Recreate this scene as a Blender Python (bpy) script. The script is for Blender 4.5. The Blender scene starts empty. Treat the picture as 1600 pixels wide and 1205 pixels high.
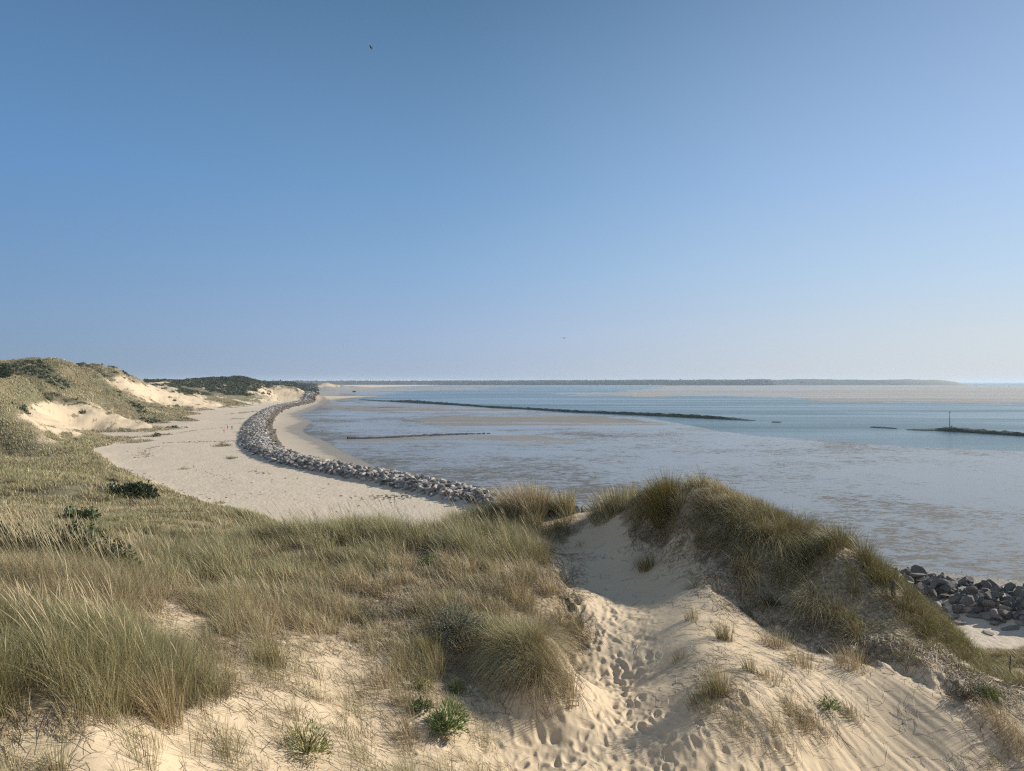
import bpy, math, random, time
import numpy as np
T0 = time.time()
rng = np.random.default_rng(7)
random.seed(7)
F = 1150.0; CX = 800.0; HY = 597.0; CZ = 20.0      # focal length and horizon of the photograph in its pixels, eye height
LOG = lambda *a: print('[%.1fs]' % (time.time() - T0), *a)
scene = bpy.context.scene
COL = scene.collection

# ------------------------------------------------------------------ helpers
def link(o):
    COL.objects.link(o); return o

def tag(o, label=None, cat=None, group=None, kind=None):
    for k, v in (('label', label), ('category', cat), ('group', group), ('kind', kind)):
        if v: o[k] = v
    return o

def np_mesh(name, verts, quads=None, tris=None, smooth=True, attrs=None, colors=None):
    """mesh from numpy arrays; quads (n,4), tris (n,3); attrs {name: float per vertex}; colors {name: (n,3)}"""
    me = bpy.data.meshes.new(name)
    verts = np.ascontiguousarray(verts, dtype=np.float32)
    nq = 0 if quads is None else len(quads); nt = 0 if tris is None else len(tris)
    me.vertices.add(len(verts)); me.vertices.foreach_set('co', verts.ravel())
    parts = []
    if nq: parts.append(np.asarray(quads, np.int32).ravel())
    if nt: parts.append(np.asarray(tris, np.int32).ravel())
    li = np.concatenate(parts)
    me.loops.add(len(li)); me.loops.foreach_set('vertex_index', li)
    st = np.concatenate([np.arange(nq, dtype=np.int32) * 4, nq * 4 + np.arange(nt, dtype=np.int32) * 3])
    me.polygons.add(nq + nt); me.polygons.foreach_set('loop_start', st)
    me.polygons.foreach_set('use_smooth', np.full(nq + nt, smooth, dtype=bool))
    for k, a in (attrs or {}).items():
        at = me.attributes.new(k, 'FLOAT', 'POINT'); at.data.foreach_set('value', np.ascontiguousarray(a, np.float32))
    for k, a in (colors or {}).items():
        at = me.attributes.new(k, 'FLOAT_COLOR', 'POINT')
        c = np.ones((len(verts), 4), np.float32); c[:, :3] = a
        at.data.foreach_set('color', c.ravel())
    me.update(calc_edges=True)
    return me

def obj(name, me, mat=None, parent=None, loc=None):
    o = bpy.data.objects.new(name, me)
    if mat is not None and len(me.materials) == 0: me.materials.append(mat)
    if parent is not None: o.parent = parent
    if loc is not None: o.location = loc
    return link(o)

def _hash(ix, iy, seed):
    h = (ix.astype(np.int64) * 374761393 + iy.astype(np.int64) * 668265263 + seed * 974634777) & 0xFFFFFFFF
    h = ((h ^ (h >> 13)) * 1274126177) & 0xFFFFFFFF
    h = (h ^ (h >> 16)) & 0xFFFFFF
    return h.astype(np.float32) / np.float32(0xFFFFFF)

def vnoise(x, y, seed=0):
    x0 = np.floor(x); y0 = np.floor(y)
    fx = (x - x0).astype(np.float32); fy = (y - y0).astype(np.float32)
    ix = x0.astype(np.int64); iy = y0.astype(np.int64)
    fx = fx * fx * (3 - 2 * fx); fy = fy * fy * (3 - 2 * fy)
    a = _hash(ix, iy, seed); b = _hash(ix + 1, iy, seed); c = _hash(ix, iy + 1, seed); d = _hash(ix + 1, iy + 1, seed)
    return (a * (1 - fx) + b * fx) * (1 - fy) + (c * (1 - fx) + d * fx) * fy

def fbm(x, y, octv=4, seed=0, gain=0.5):
    s = 0; a = 1; t = 0
    for i in range(octv):
        s = s + a * (vnoise(x * 2 ** i + 17.3 * i, y * 2 ** i - 9.1 * i, seed + i) - 0.5) * 2; t += a; a *= gain
    return s / t

def sstep(e0, e1, x):
    t = np.clip((x - e0) / (e1 - e0), 0, 1); return t * t * (3 - 2 * t)

def in_poly(px, py, poly):
    inside = np.zeros(px.shape, bool); n = len(poly); j = n - 1
    for i in range(n):
        xi, yi = poly[i]; xj, yj = poly[j]
        if yi != yj:
            c = ((yi > py) != (yj > py)) & (px < (xj - xi) * (py - yi) / (yj - yi) + xi)
            inside ^= c
        j = i
    return inside

def dist_poly(px, py, poly, closed=False):
    best = np.full(px.shape, 1e9, np.float32)
    n = len(poly)
    for i in range(n if closed else n - 1):
        ax, ay = poly[i]; bx, by = poly[(i + 1) % n]
        dx, dy = bx - ax, by - ay; L = dx * dx + dy * dy + 1e-9
        t = np.clip(((px - ax) * dx + (py - ay) * dy) / L, 0, 1)
        best = np.minimum(best, np.hypot(px - ax - t * dx, py - ay - t * dy))
    return best

def ground_pt(px, py, z):           # point at height z seen at that pixel
    Y = (CZ - z) * F / (py - HY); return ((px - CX) / F * Y, Y)

# ------------------------------------------------------------------ terrain control points
C = []                              # (u, v, z)
def P(px, py, Y): C.append(((px - CX) / F, math.log(Y), CZ - (py - HY) / F * Y))
def Q(px, Y, Z): C.append(((px - CX) / F, math.log(Y), Z))
# path hollow
for a in [(780,1205,11),(900,1205,11),(1000,1205,11.2),(1150,1205,11.2),(950,1100,13),(960,1000,16),(930,920,19.5),(905,860,23),(905,812,27)]: P(*a)
P(850,1130,12); P(1020,1080,13.2); P(1015,1000,15.7); P(1015,950,17.6); P(1072,965,16.1); P(1090,1010,14.5); P(1094,1085,12.5); P(1056,1040,14.1); P(1055,1100,12.6); P(1010,930,18.5); P(990,870,21)
Q(905,33,13.2); Q(905,42,9); Q(905,56,3); Q(905,70,0)
# right dune: crest
for a in [(940,799,25),(1010,792,22.5),(1060,796,21.2),(1120,797,20.5),(1200,818,19.5),(1300,857,18),(1400,938,16.5),(1480,1005,15.6),(1540,1052,15.2),(1620,1072,15)]: P(*a)
# shaded wall and grassy near flank
for a in [(1070,852,20.1),(1095,915,17.6),(1150,952,16.7),(1200,985,16.3),(1300,1022,15),(1440,1058,14),(1540,1095,13.4),(1620,1110,13.4),(1040,842,21.2),(1150,860,19),(1250,900,18),(1350,960,16.4)]: P(*a)
for a in [(1160,1040,13.4),(1250,1070,13.3),(1200,1110,12.2),(1090,1140,11.7),(1300,1205,11.9),(1400,1120,13.3),(1450,1205,12.2),(1600,1205,12.4),(1560,1150,12.9)]: P(*a)
Q(935,30,13.8); Q(1010,28,14); Q(1120,26,14); Q(1200,25,13.6); Q(1300,23,12.6); Q(1400,22,11.5); Q(1480,21,10.5); Q(1600,20,10)
for px, s in ((1010,1),(1200,1),(1400,1),(1600,1),(1800,1),(2200,1)):
    Q(px,32,8.2); Q(px,42,3.2); Q(px,52,0.3); Q(px,62,-1.5)
Q(1750,15,13.4); Q(1750,12,13.2); Q(2200,15,12.5); Q(2200,11,12.8); Q(2500,13,12)
# left dune
for a in [(860,905,18),(860,870,20.5),(875,1000,13.8),(850,1075,12.3),(906,1000,15.9),(908,1060,14.1),(820,900,18.6),(800,960,16),(760,1050,13),(700,1120,11.5),(700,1205,10),
          (700,960,15),(650,870,19),(640,842,21.8),(560,840,21.5),(740,830,23),(800,803,25.5),(860,799,26.5),(500,1205,9),(500,1100,10.5),(500,1000,12.8),
          (450,900,16.5),(400,855,19.5),(480,848,20.5),(300,1205,8),(300,1100,9),(280,1000,10.7),(300,940,12.6),(250,890,16),(320,872,18),
          (100,1205,7),(100,1100,7.6),(50,1000,8.6),(50,930,10.6),(0,880,13.5),(100,882,14.5),(180,890,15.2),(0,1205,6.8),(600,1150,10.8),(620,1000,13.6)]: P(*a)
Q(820,32,13); Q(860,33,13); Q(740,30,13); Q(640,28,13.4); Q(560,28,13.2); Q(480,27,13.2); Q(400,26,13.4); Q(320,25,13.4)
for px in (480,560,640,740,820):
    Q(px,42,8.5); Q(px,60,3.2); Q(px,78,0.6); Q(px,98,-1)
# below / beside the camera
for px in (-700,-200,300,700,1000,1400,2200): Q(px,1.5,18.45); Q(px,2.5,18.1)
Q(-300,5,17.8); Q(0,4.5,17.5); Q(300,5,17.0); Q(500,6,16.4); Q(700,7,15.8); Q(900,6,16.3); Q(900,8.5,15.0); Q(1150,8,14.8); Q(1300,8.5,14.4); Q(1600,9,14.3); Q(1600,6,15.4); Q(1200,5.5,16.4); Q(2200,7,14.8)
Q(-300,8,17.3); Q(-300,14,17); Q(-700,8,17.5); Q(-700,16,17.5)
# mid ground hillside
for a in [(0,848,26),(100,850,26),(200,852,26),(300,842,29),(350,822,38),(250,815,40),(100,812,40),(0,812,40),(0,765,62),(100,765,62),(200,770,66),(300,800,62),
          (250,792,88),(300,793,104),(200,772,98),(200,800,58),(350,803,92),(400,818,60),(400,808,98),(420,826,45),(100,742,98),(0,740,98),(150,725,140),(50,720,140),(0,700,170),(100,700,200)]: P(*a)
Q(-400,30,14.5); Q(-400,60,12.5); Q(-400,120,10); Q(-400,200,12); Q(-900,40,16); Q(-900,150,14)
# left dune ranges
for a in [(0,640,180),(50,665,200),(100,690,215),(60,626,300),(120,632,310),(180,652,320),(100,672,282),(0,608,262),(50,607,290),(100,617,330),
          (0,584,340),(60,569,350),(95,572,360),(125,577,370),(155,586,380),(165,602,385),(200,630,400),(230,646,410),(100,600,340),(50,592,330),(180,668,330),(150,640,330),(200,664,345),
          (175,584,470),(195,589,480),(222,600,505),(270,619,535),(328,636,548),(300,626,560),(250,604,580),(300,612,600),(215,612,480),(250,630,500),(280,640,500),
          (240,596,700),(300,597,750),(350,596,750),(400,600,760),(440,602,790),(464,612,810),(400,618,700),(350,618,650),(380,629,650),(430,622,760),(300,610,640)]: P(*a)
Q(0,450,18); Q(60,450,18); Q(120,450,17); Q(170,430,14); Q(175,580,14); Q(100,600,14); Q(0,600,15); Q(100,900,12); Q(300,900,13); Q(400,900,10); Q(440,900,7); Q(300,1400,9); Q(440,1400,6); Q(100,2500,8); Q(440,2500,5)
Q(-400,350,24); Q(-400,700,15); Q(-900,500,18); Q(-400,2000,10); Q(-900,2000,10)
# the far cliff across the inlet
for a in [(497,599,2000),(512,600,2020),(532,603,2000),(548,606.5,2000)]: P(*a)
Q(480,2150,12); Q(500,2400,10); Q(540,2400,4); Q(480,1960,2); Q(505,1940,0.5); Q(540,1950,-1); Q(590,2000,-3); Q(600,2500,-3)
# foot of the dunes along the beach (z about 0, then below the beach sheet)
foot = [(462,625),(440,629),(420,632),(385,637),(350,642),(318,648),(300,656),(270,666),(240,676),(205,684),(180,695),(168,712),(182,727),(220,750),(270,769),(330,787),(400,807)]
for px, py in foot:
    x, y = ground_pt(px, py, 0.0); Q(px, y, 0.05)
inner = [(430,655),(400,680),(360,670),(330,700),(300,700),(260,710),(330,740),(280,730),(220,715),(400,720),(420,770),(350,760),(500,780),(480,690),(560,720),(700,790),(600,800),
         (520,640),(480,640),(600,640),(560,660)]
for px, py in inner:
    x, y = ground_pt(px, py, 0.0); Q(px, y, -3.0)
for px in (600,800,1000,1200,1400,1600,1900,2400):
    for Y in (90,150,400,1200,4000,9000): Q(px, Y, -6.0)
for px in (490,520): Q(px,1200,-5); Q(px,900,-5); Q(px,1600,-4)
for px in (100,300,440): Q(px,5000,2); Q(px,9000,2)
C = np.array(C, np.float64)

def tps_fit(C):
    n = len(C); A = np.zeros((n + 3, n + 3))
    d2 = (C[:, None, 0] - C[None, :, 0]) ** 2 + (C[:, None, 1] - C[None, :, 1]) ** 2
    K = np.where(d2 > 0, 0.5 * d2 * np.log(np.maximum(d2, 1e-20)), 0)
    K += np.eye(n) * 2e-5
    A[:n, :n] = K; A[:n, n] = 1; A[:n, n + 1:] = C[:, :2]; A[n, :n] = 1; A[n + 1:, :n] = C[:, :2].T
    b = np.zeros(n + 3); b[:n] = C[:, 2]
    return np.linalg.solve(A, b)
W = tps_fit(C)

def tps_eval(u, v):
    out = np.empty(u.shape, np.float64); uf = u.ravel(); vf = v.ravel(); of = out.ravel()
    cu = C[:, 0]; cv = C[:, 1]; w = W[:len(C)]
    for s in range(0, len(uf), 60000):
        a = uf[s:s + 60000, None] - cu; b = vf[s:s + 60000, None] - cv
        d2 = a * a + b * b
        of[s:s + 60000] = (0.5 * d2 * np.log(np.maximum(d2, 1e-12))) @ w + W[-3] + W[-2] * uf[s:s + 60000] + W[-1] * vf[s:s + 60000]
    return of.reshape(u.shape)

# ------------------------------------------------------------------ grid
pxs = np.concatenate([np.arange(-900, -60, 14), np.arange(-60, 1660, 1.5), np.arange(1660, 2500, 14)]).astype(np.float64)
lys = np.concatenate([np.linspace(math.log(1.5), math.log(6), 60, endpoint=False), np.linspace(math.log(6), math.log(30), 600, endpoint=False),
                      np.linspace(math.log(30), math.log(130), 260, endpoint=False), np.linspace(math.log(130), math.log(1000), 420, endpoint=False),
                      np.linspace(math.log(1000), math.log(12000), 130)])
nU, nV = len(pxs), len(lys)
# the thin plate surface is smooth: evaluate it on a coarser grid and interpolate
ci = np.unique(np.r_[np.arange(0, nU, 5), nU - 1]); cj = np.unique(np.r_[np.arange(0, nV, 5), nV - 1])
uc = (pxs[ci] - CX) / F; vc = lys[cj]
Zc = tps_eval(*np.meshgrid(uc, vc))
tmp = np.stack([np.interp(pxs, pxs[ci], Zc[r]) for r in range(len(cj))])
wj = np.searchsorted(cj, np.arange(nV), side='right') - 1; wj = np.clip(wj, 0, len(cj) - 2)
tv = ((lys - lys[cj[wj]]) / (lys[cj[wj + 1]] - lys[cj[wj]]))[:, None]
# cubic (Catmull-Rom) between rows
i0 = np.clip(wj - 1, 0, None); i3 = np.clip(wj + 2, None, len(cj) - 1)
p0, p1, p2, p3 = tmp[i0], tmp[wj], tmp[wj + 1], tmp[i3]
Z = (p1 + 0.5 * tv * (p2 - p0 + tv * (2 * p0 - 5 * p1 + 4 * p2 - p3 + tv * (3 * (p1 - p2) + p3 - p0)))).astype(np.float32)
del tmp, p0, p1, p2, p3
U = np.broadcast_to(((pxs - CX) / F)[None, :], (nV, nU)).astype(np.float32)
Y = np.broadcast_to(np.exp(lys)[:, None], (nV, nU)).astype(np.float32)
X = U * Y
PX = np.broadcast_to(pxs[None, :], (nV, nU)).astype(np.float32)
LOG('tps', Z.shape, len(C))
dune0 = Z.copy()

# ------------------------------------------------------------------ beach, rock bank, flats
bank_px = [(500,622),(468,630),(430,637),(405,655),(402,680),(412,703),(470,723),(600,745),(700,765),(780,786),(905,808),(1410,917),(1500,933),(1600,950),(1760,980),(2300,1060)]
bank = [ground_pt(px, py, 0.5) for px, py in bank_px]
wl_px = [(600,619),(540,623),(524,626),(505,632),(490,640),(464,649),(478,655),(490,659),(469,672),(480,680),(507,689),(541,709),(579,727),(610,738),(700,757),(800,775),(905,797),(1150,840),(1410,889),(1600,909),(1800,930),(2400,1000)]
wl = [ground_pt(px, py, -2.4) for px, py in wl_px]
def chaikin(p, n=2):
    for _ in range(n):
        q = [p[0]]
        for a, b in zip(p[:-1], p[1:]): q += [(a[0] * .75 + b[0] * .25, a[1] * .75 + b[1] * .25), (a[0] * .25 + b[0] * .75, a[1] * .25 + b[1] * .75)]
        p = q + [p[-1]]
    return p
wl = chaikin(wl, 2); bank = chaikin(bank, 2)
sea_poly = wl + [(14000, wl[-1][1]), (60000, 20000), (-200, 20000), (-560, 2600), (-470, 2000), (-560,1900), (-460, 1500), (-330, 1150)]
xf, yf = X.ravel(), Y.ravel()
zone = np.nonzero((Y.ravel() > 45))[0]
d_bank = np.full(X.size, 1e4, np.float32); d_wl = np.full(X.size, 1e4, np.float32); sea = np.zeros(X.size, bool); seaward = np.zeros(X.size, bool)
d_bank[zone] = dist_poly(xf[zone], yf[zone], bank); d_wl[zone] = dist_poly(xf[zone], yf[zone], wl)
# smooth wobble of the water line
d_wob = fbm(xf[zone] / 14, yf[zone] / 14, 3, 5) * 3.0
sea[zone] = in_poly(xf[zone], yf[zone], sea_poly)
sw_poly = bank + [(14000, bank[-1][1]), (60000, 20000), (-200, 20000), (-560, 2600), (-470, 2000), (-560,1900), (-460, 1500), (-330, 1000)]
seaward[zone] = in_poly(xf[zone], yf[zone], sw_poly)
d_bank = d_bank.reshape(X.shape); d_wl = d_wl.reshape(X.shape); sea = sea.reshape(X.shape); seaward = seaward.reshape(X.shape)
beachz = np.where(seaward, np.where(sea, -2.5, -2.45 + 2.4 * np.clip((d_wl / (d_wl + d_bank + 1e-3)), 0, 1) ** 1.15), 0.0)
beachz = beachz + np.where(seaward, 0, 0.25 * fbm(X / 25, Y / 25, 3, 11) + 0.06 * fbm(X / 3, Y / 3, 2, 12))
# low bars and hollows on the flats
PYf = HY + (CZ + 2.5) * F / Y                         # rows of the flats
brown = np.zeros(X.shape, np.float32); chan = np.zeros(X.shape, np.float32)
def soft_poly(poly, w, seed):
    """signed soft mask of a polygon given on the flats, ragged with world noise"""
    m = (PYf < 720) & (PYf > 598) & (PX > 400) & (PX < 1720)
    idx = np.nonzero(m.ravel())[0]
    pw = [ground_pt(a, b, -2.5) for a, b in poly]
    # work in (px, py*6) so that edges are equally ragged along and across the view
    a = PX.ravel()[idx]; b = PYf.ravel()[idx] * 6
    x, y = xf[idx], yf[idx]
    n = fbm(x / 45, y / 110, 5, seed, .6)
    pp = [(q[0], q[1] * 6) for q in poly]
    d = dist_poly(a, b, pp, True); s = np.where(in_poly(a, b, pp), d, -d) + n * w * 3.2
    out = np.zeros(X.size, np.float32); out[idx] = sstep(-w, w, s)
    return out.reshape(X.shape)
A1 = [(520,627),(600,629.5),(760,636.5),(815,643),(760,646),(640,643),(560,641),(500,637)]
A2 = [(630,657),(700,650.5),(850,647),(940,652),(1000,660),(1090,670),(1000,671),(900,670),(800,672),(700,668)]
A3 = [(530,690),(650,683),(760,677),(820,680),(910,691),(820,697),(700,694),(600,693)]
B1 = [(850,616),(960,613),(1000,609),(1040,603.2),(1250,601.8),(1720,601.2),(1720,632),(1400,629),(1280,627.5),(1240,621.5),(1100,618.5),(1000,619.5)]
B2 = [(420,611),(560,607.5),(700,606),(820,608),(700,610),(600,612),(470,623),(430,624)]
B3 = [(400,602),(700,601.6),(1040,601.5),(1040,603),(700,603),(560,605.5),(400,606)]
for poly, w, s in ((A1,7,1),(A2,9,2),(A3,9,3),(B1,6,4),(B2,5,5),(B3,2,6)): brown = np.maximum(brown, soft_poly(poly, w, s))
CH = [(560,623.5),(640,611),(760,606),(820,603.5),(1040,603.5),(1000,609),(960,613),(850,616),(1000,619.5),(1100,618.5),(1240,621.5),(1280,627.5),(1400,629),(1800,632),(1800,712),(1600,705),(1430,699),(1310,690),(1180,681),(1110,672),(1050,660),(1000,652),(900,645),(800,638.5),(700,632.5),(600,626.5)]
chan = soft_poly(CH, 4, 9) * (1 - brown)
flat_h = -2.5 + 0.10 + 0.22 * brown - 0.45 * chan + 0.03 * fbm(X / 20, Y / 20, 3, 21)
gullies = 0.30 * sstep(0.55, 0.8, 1 - np.abs(fbm(X / 240, Y / 700, 3, 33)) * 2.4) * sstep(800, 1600, Y)
flat_h = flat_h - gullies * brown
flat_h = np.where((PX > 1480) & (Y > 4600), -3.4, flat_h)
beachz = np.where(sea, flat_h * sstep(0, 10, d_wl) + (1 - sstep(0, 10, d_wl)) * np.maximum(-2.42, flat_h), beachz)
far_fade = sstep(45, 60, Y)
# bank of rocks: a core under the boulders
core = 1.15 * np.exp(-(d_bank / 4.6) ** 4)
veg = np.zeros(X.shape, np.float32)

# the bare sand cliff of the far headland across the inlet
hp = np.interp(pxs, [468, 486, 497, 512, 522, 534, 546, 560], [4, 15, 18, 19, 15, 13, 6, -3])[None, :] * (1 + .18 * fbm(X / 22, Y / 60, 3, 45))
Z = np.where((PX > 460) & (PX < 565), np.maximum(Z, -3 + (hp + 3) * np.exp(-(np.maximum(2080 - Y, 0) / 75) ** 2 - (np.maximum(Y - 2080, 0) / 260) ** 2)), Z)
# dune relief noise
amp_mid = sstep(25, 60, Y)
n1 = fbm(X / 4.2, Y / 4.2, 4, 41); n2 = fbm(X / 26, Y / 26, 5, 43)
pos = sstep(-0.5, 2.5, Z)
Z = Z + (0.16 * n1 * (1 - amp_mid) + amp_mid * (n2 * 1.5 * sstep(60, 300, Y) + 0.35 * n1) * pos)
# hummocky marram relief in the ranges
hum = (1 - np.abs(fbm(X / 45 + 0.5 * n2, Y / 45, 4, 47)) * 2.2)
hm2 = 1 - np.abs(fbm(X / 11, Y / 15, 3, 48)) * 2.6
Z = Z + amp_mid * pos * sstep(110, 200, Y) * (1 - sstep(700, 1200, Y)) * (hm2 * .8 - .3)
Z = Z + amp_mid * pos * sstep(110, 300, Y) * (1 - 0.7 * sstep(1000, 1600, Y)) * (hum * 2.4 - 1.0)
PY = HY + (CZ - Z) * F / Y
k = 0.35 * sstep(40, 100, Y) + 0.02
bz = np.where(Y > 44, beachz + core, -50)
is_beach = (bz > Z)
Zm = np.maximum(Z, bz) + k * np.log1p(np.exp(-np.abs(Z - bz) / k)) - 0 * k
Z = np.where(Y > 44, Zm, Z)
PY = HY + (CZ - Z) * F / Y
LOG('beach')

# ------------------------------------------------------------------ vegetation maps (world cover looked up through the visible ground)
FG = """
99999999999999999928999999999999
99999999999977788815999999999999
99999999999985867500629999999999
99999999999975996100014999999999
99999999999954999600003799999999
99993158888546789800001247999999
99992155433445589800001012568999
99997632311245567600012021012489
99999952211232223400013011000035
76533212211221111000001123100013
43211111222221110000000111000012
43211111121111110000000000000012
""".split()
fg = np.array([[int(c) for c in r] for r in FG], np.float32)
def lut(tab, px, py, x0, dx, y0, dy):
    h, w = tab.shape
    a = np.clip((px - x0) / dx, 0, w - 1.001); b = np.clip((py - y0) / dy, 0, h - 1.001)
    i = a.astype(int); j = b.astype(int); fa = a - i; fb = b - j
    return (tab[j, i] * (1 - fa) + tab[j, i + 1] * fa) * (1 - fb) + (tab[j + 1, i] * (1 - fa) + tab[j + 1, i + 1] * fa) * fb
# columns start at px 25, 50 px apart; rows at 760, 40 px apart
jx = fbm(X / 0.9, Y / 0.9, 3, 51) * 26; jy = fbm(X / 0.9, Y / 0.9, 3, 52) * 18
v_fg = lut(fg, PX + jx, PY + jy, 25, 50, 760, 40) / 9
MG = """
99999999999999999999
99969996999999999999
99999930559999999999
99999980002888885666
99999999000688882111
99889998800008886001
98114467880000850000
95000337899970000000
93000000079990000000
99300000077000000000
99530999980000000000
99449999900000000000
99999990000000000000
99999870000000000000
99999999000000000000
99999999900000000000
99999999999000000000
99999999999950000000
99999999999999999900
99999999999999999999
""".split()
mg = np.array([[int(c) for c in r] for r in MG], np.float32)
mrow = np.array([560,583,595,604,612,622,632,642,655,667,678,690,705,720,737,752,765,780,797,812], float)
pj = PY + fbm(X / 12, Y / 12, 3, 53) * 6
rowf = np.interp(pj, mrow, np.arange(len(mrow)))
v_mg = lut(mg, PX + fbm(X / 14, Y / 14, 3, 54) * 16, rowf, 12, 25, 0, 1) / 9
v_mg = np.where((Y > 860) & (PX < 470), np.maximum(v_mg, 0.7), v_mg)
v_mg = np.where(Y > 1700, np.where((PX > 478) & (Y < 2075), .7 * sstep(.15, .3, fbm(X / 14, Y / 30, 3, 58)), 1.0), v_mg)
v_mg = np.where((PX > 400) & (Y < 110), 0.9, v_mg)
v_mg = v_mg - np.where((Y > 150) & (Y < 900), .55 * sstep(.22, .5, fbm(X / 10, Y / 14, 4, 59)), 0)
v_mg = np.where((Y > 180) & (Y < 900) & (PX < 480) & (v_mg < .5), v_mg + .5 * sstep(.24, .42, fbm(X / 2.4, Y / 4.5, 3, 60) + .35 * (v_mg - .15)), v_mg)
wmid = sstep(38, 55, Y)
veg = v_fg * (1 - wmid) + v_mg * wmid
notbeach = sstep(-0.1, 0.35, Z - np.where(Y > 44, bz, -50) - 0.25 + 0.15 * fbm(X / 6, Y / 6, 3, 55))
veg = np.where(Y > 44, veg * notbeach, veg)
# sparse strand plants on the upper beach: low green mats
def mat_splat(px, py, wx, wy, s=0.8):
    x, y = ground_pt(px, py, 0.0); rx = wx / F * y; ry = wy * y * y / (20 * F)
    global veg
    r = np.exp(-(((X - x) / rx) ** 2 + ((Y - y) / ry) ** 2) ** 1.5)
    veg = np.maximum(veg, s * r * sstep(-0.5, 0.4, fbm(X / 2.5, Y / 2.5, 3, 56) + 0.1) * (Y > 60))
for a in [(347,697,14,2.5,.9),(356,692,10,1.5,.9),(363,716,9,2.5,1),(285,733,12,3,.7),(300,731,6,1.5,.6),(365,741,5,1,.5),(318,773,6,2.5,.8),(305,775,9,3,.6),(345,788,10,3,.7),(225,700,12,2,.35),
          (370,655,12,1,.7),(365,663,12,1,.6),(380,645,8,3,.8),(368,675,14,1,.5),(372,682,12,1,.5),(480,738,10,2,.35),(620,779,14,3,.25),(240,682,18,4,.8),(262,672,14,4,.9),(215,690,20,4,.9)]: mat_splat(*a)
veg = np.clip(veg, 0, 1)

# footprints and sand detail in the foreground ------------------------------------------
sandy = 1 - sstep(0.15, 0.5, veg)
near = 1 - sstep(26, 40, Y)
# wind ripples and slumps, running down the open slope on the right
ca, sa = 0.486, -0.874
along = X * ca + Y * sa; across = X * sa * -1 + Y * ca
rgt = sstep(1080, 1260, PX) * sstep(960, 1030, PY)
streak = fbm(across / 0.10 + 0.4 * n1, along / 2.2, 3, 61) * 0.028 + fbm(across / 0.5, along / 3.5, 2, 62) * 0.06
Z = Z + near * sandy * rgt * streak
Z = Z + near * (0.020 * fbm(X / 0.35, Y / 0.35, 3, 63) + 0.045 * fbm(X / 1.1, Y / 1.1, 3, 64)) * (0.5 + 0.5 * veg)
# crumbled scarp under the right ridge and left bank of the path
def scarp(pts, drop, width):
    global Z
    poly = [((px - CX) / F * yy, yy) for px, py, yy in pts]
    m = (Y > 10) & (Y < 24) & (PX > 700)
    idx = np.nonzero(m.ravel())[0]
    d = dist_poly(xf[idx], yf[idx], poly)
    z = Z.ravel(); nn = fbm(xf[idx] / 0.35, yf[idx] / 0.35, 3, 65)
    z[idx] += drop * np.exp(-((d + nn * 0.12) / width) ** 2) * (0.5 + 0.9 * nn)
    Z = z.reshape(X.shape)
trod = near * sstep(850, 900, PX) * (1 - sstep(1000, 1045, PX)) * sstep(900, 960, PY) + near * sstep(1130, 1170, PY) * sstep(740, 800, PX) * (1 - sstep(1300, 1400, PX))
Z = Z + np.clip(trod, 0, 1) * (.022 * (1 - np.abs(fbm(X / .30, Y / .38, 3, 66)) * 2.5) + .016 * fbm(X / .12, Y / .12, 2, 67))
scarp([(1090,925,18),(1200,975,16.6),(1300,1010,15.4),(1440,1048,14.2),(1530,1085,13.6)], -0.28, 0.30)
scarp([(880,880,20),(893,950,16.6),(893,1010,14.6),(885,1070,13.2)], -0.34, 0.30)
# footprints
ny = lys
def pit(x, y, a, b, ang, depth):
    j0, j1 = np.searchsorted(lys, [math.log(max(y - 0.7, 1.6)), math.log(y + 0.7)])
    pc = x / y * F + CX; i0, i1 = np.searchsorted(pxs, [pc - 0.75 / y * F, pc + 0.75 / y * F])
    if i1 - i0 < 2 or j1 - j0 < 2: return
    sx = X[j0:j1, i0:i1] - x; sy = Y[j0:j1, i0:i1] - y
    c, s = math.cos(ang), math.sin(ang)
    ux = (sx * c + sy * s) / a; uy = (-sx * s + sy * c) / b; th = np.arctan2(uy, ux); q1, q2 = random.uniform(0, 6.28), random.uniform(0, 6.28)
    r = np.sqrt(ux ** 2 + uy ** 2) * (1 + .16 * np.sin(2 * th + q1) + .10 * np.sin(3 * th + q2))
    side = 0.5 + 0.5 * np.cos(th - q1)
    Z[j0:j1, i0:i1] += -depth * np.exp(-(r / 1.05) ** 2.4) * (1 - .25 * ux / (1 + abs(ux))) + depth * (.12 + .38 * side) * np.exp(-((r - 1.45) / 0.38) ** 2)
spots = []
def walk(px0, px1, py0, py1, n, smin=.10, smax=.17):
    for _ in range(n):
        t = random.random(); py = py0 + (py1 - py0) * t; pc = px0 + (px1 - px0) * t
        yy = 16 + (13 - 16) * (py - 1000) / 100 if py < 1100 else 13 - 2 * (py - 1100) / 105
        yy = float(np.interp(py, [860,920,1000,1100,1205], [23,19.5,16,13,11]))
        px = pc + random.gauss(0, 1) * 46 * 13 / yy * 0.42
        x = (px - CX) / F * yy; yy += random.uniform(-.2, .2)
        if all((x - q[0]) ** 2 + (yy - q[1]) ** 2 > 0.035 for q in spots[-400:]):
            spots.append((x, yy)); sz = random.uniform(smin, smax)
            an = math.pi / 2 + random.gauss(0, .45); dp = random.uniform(.014, .042); pit(x, yy, sz * .8, sz * random.uniform(.42, .6), an, dp); pit(x - math.cos(an) * sz * 1.25, yy - math.sin(an) * sz * 1.25, sz * .5, sz * .42, an, dp * .9)
walk(935, 965, 925, 1150, 190, .10, .17); walk(950, 1010, 1090, 1205, 70, .09, .15)
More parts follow.
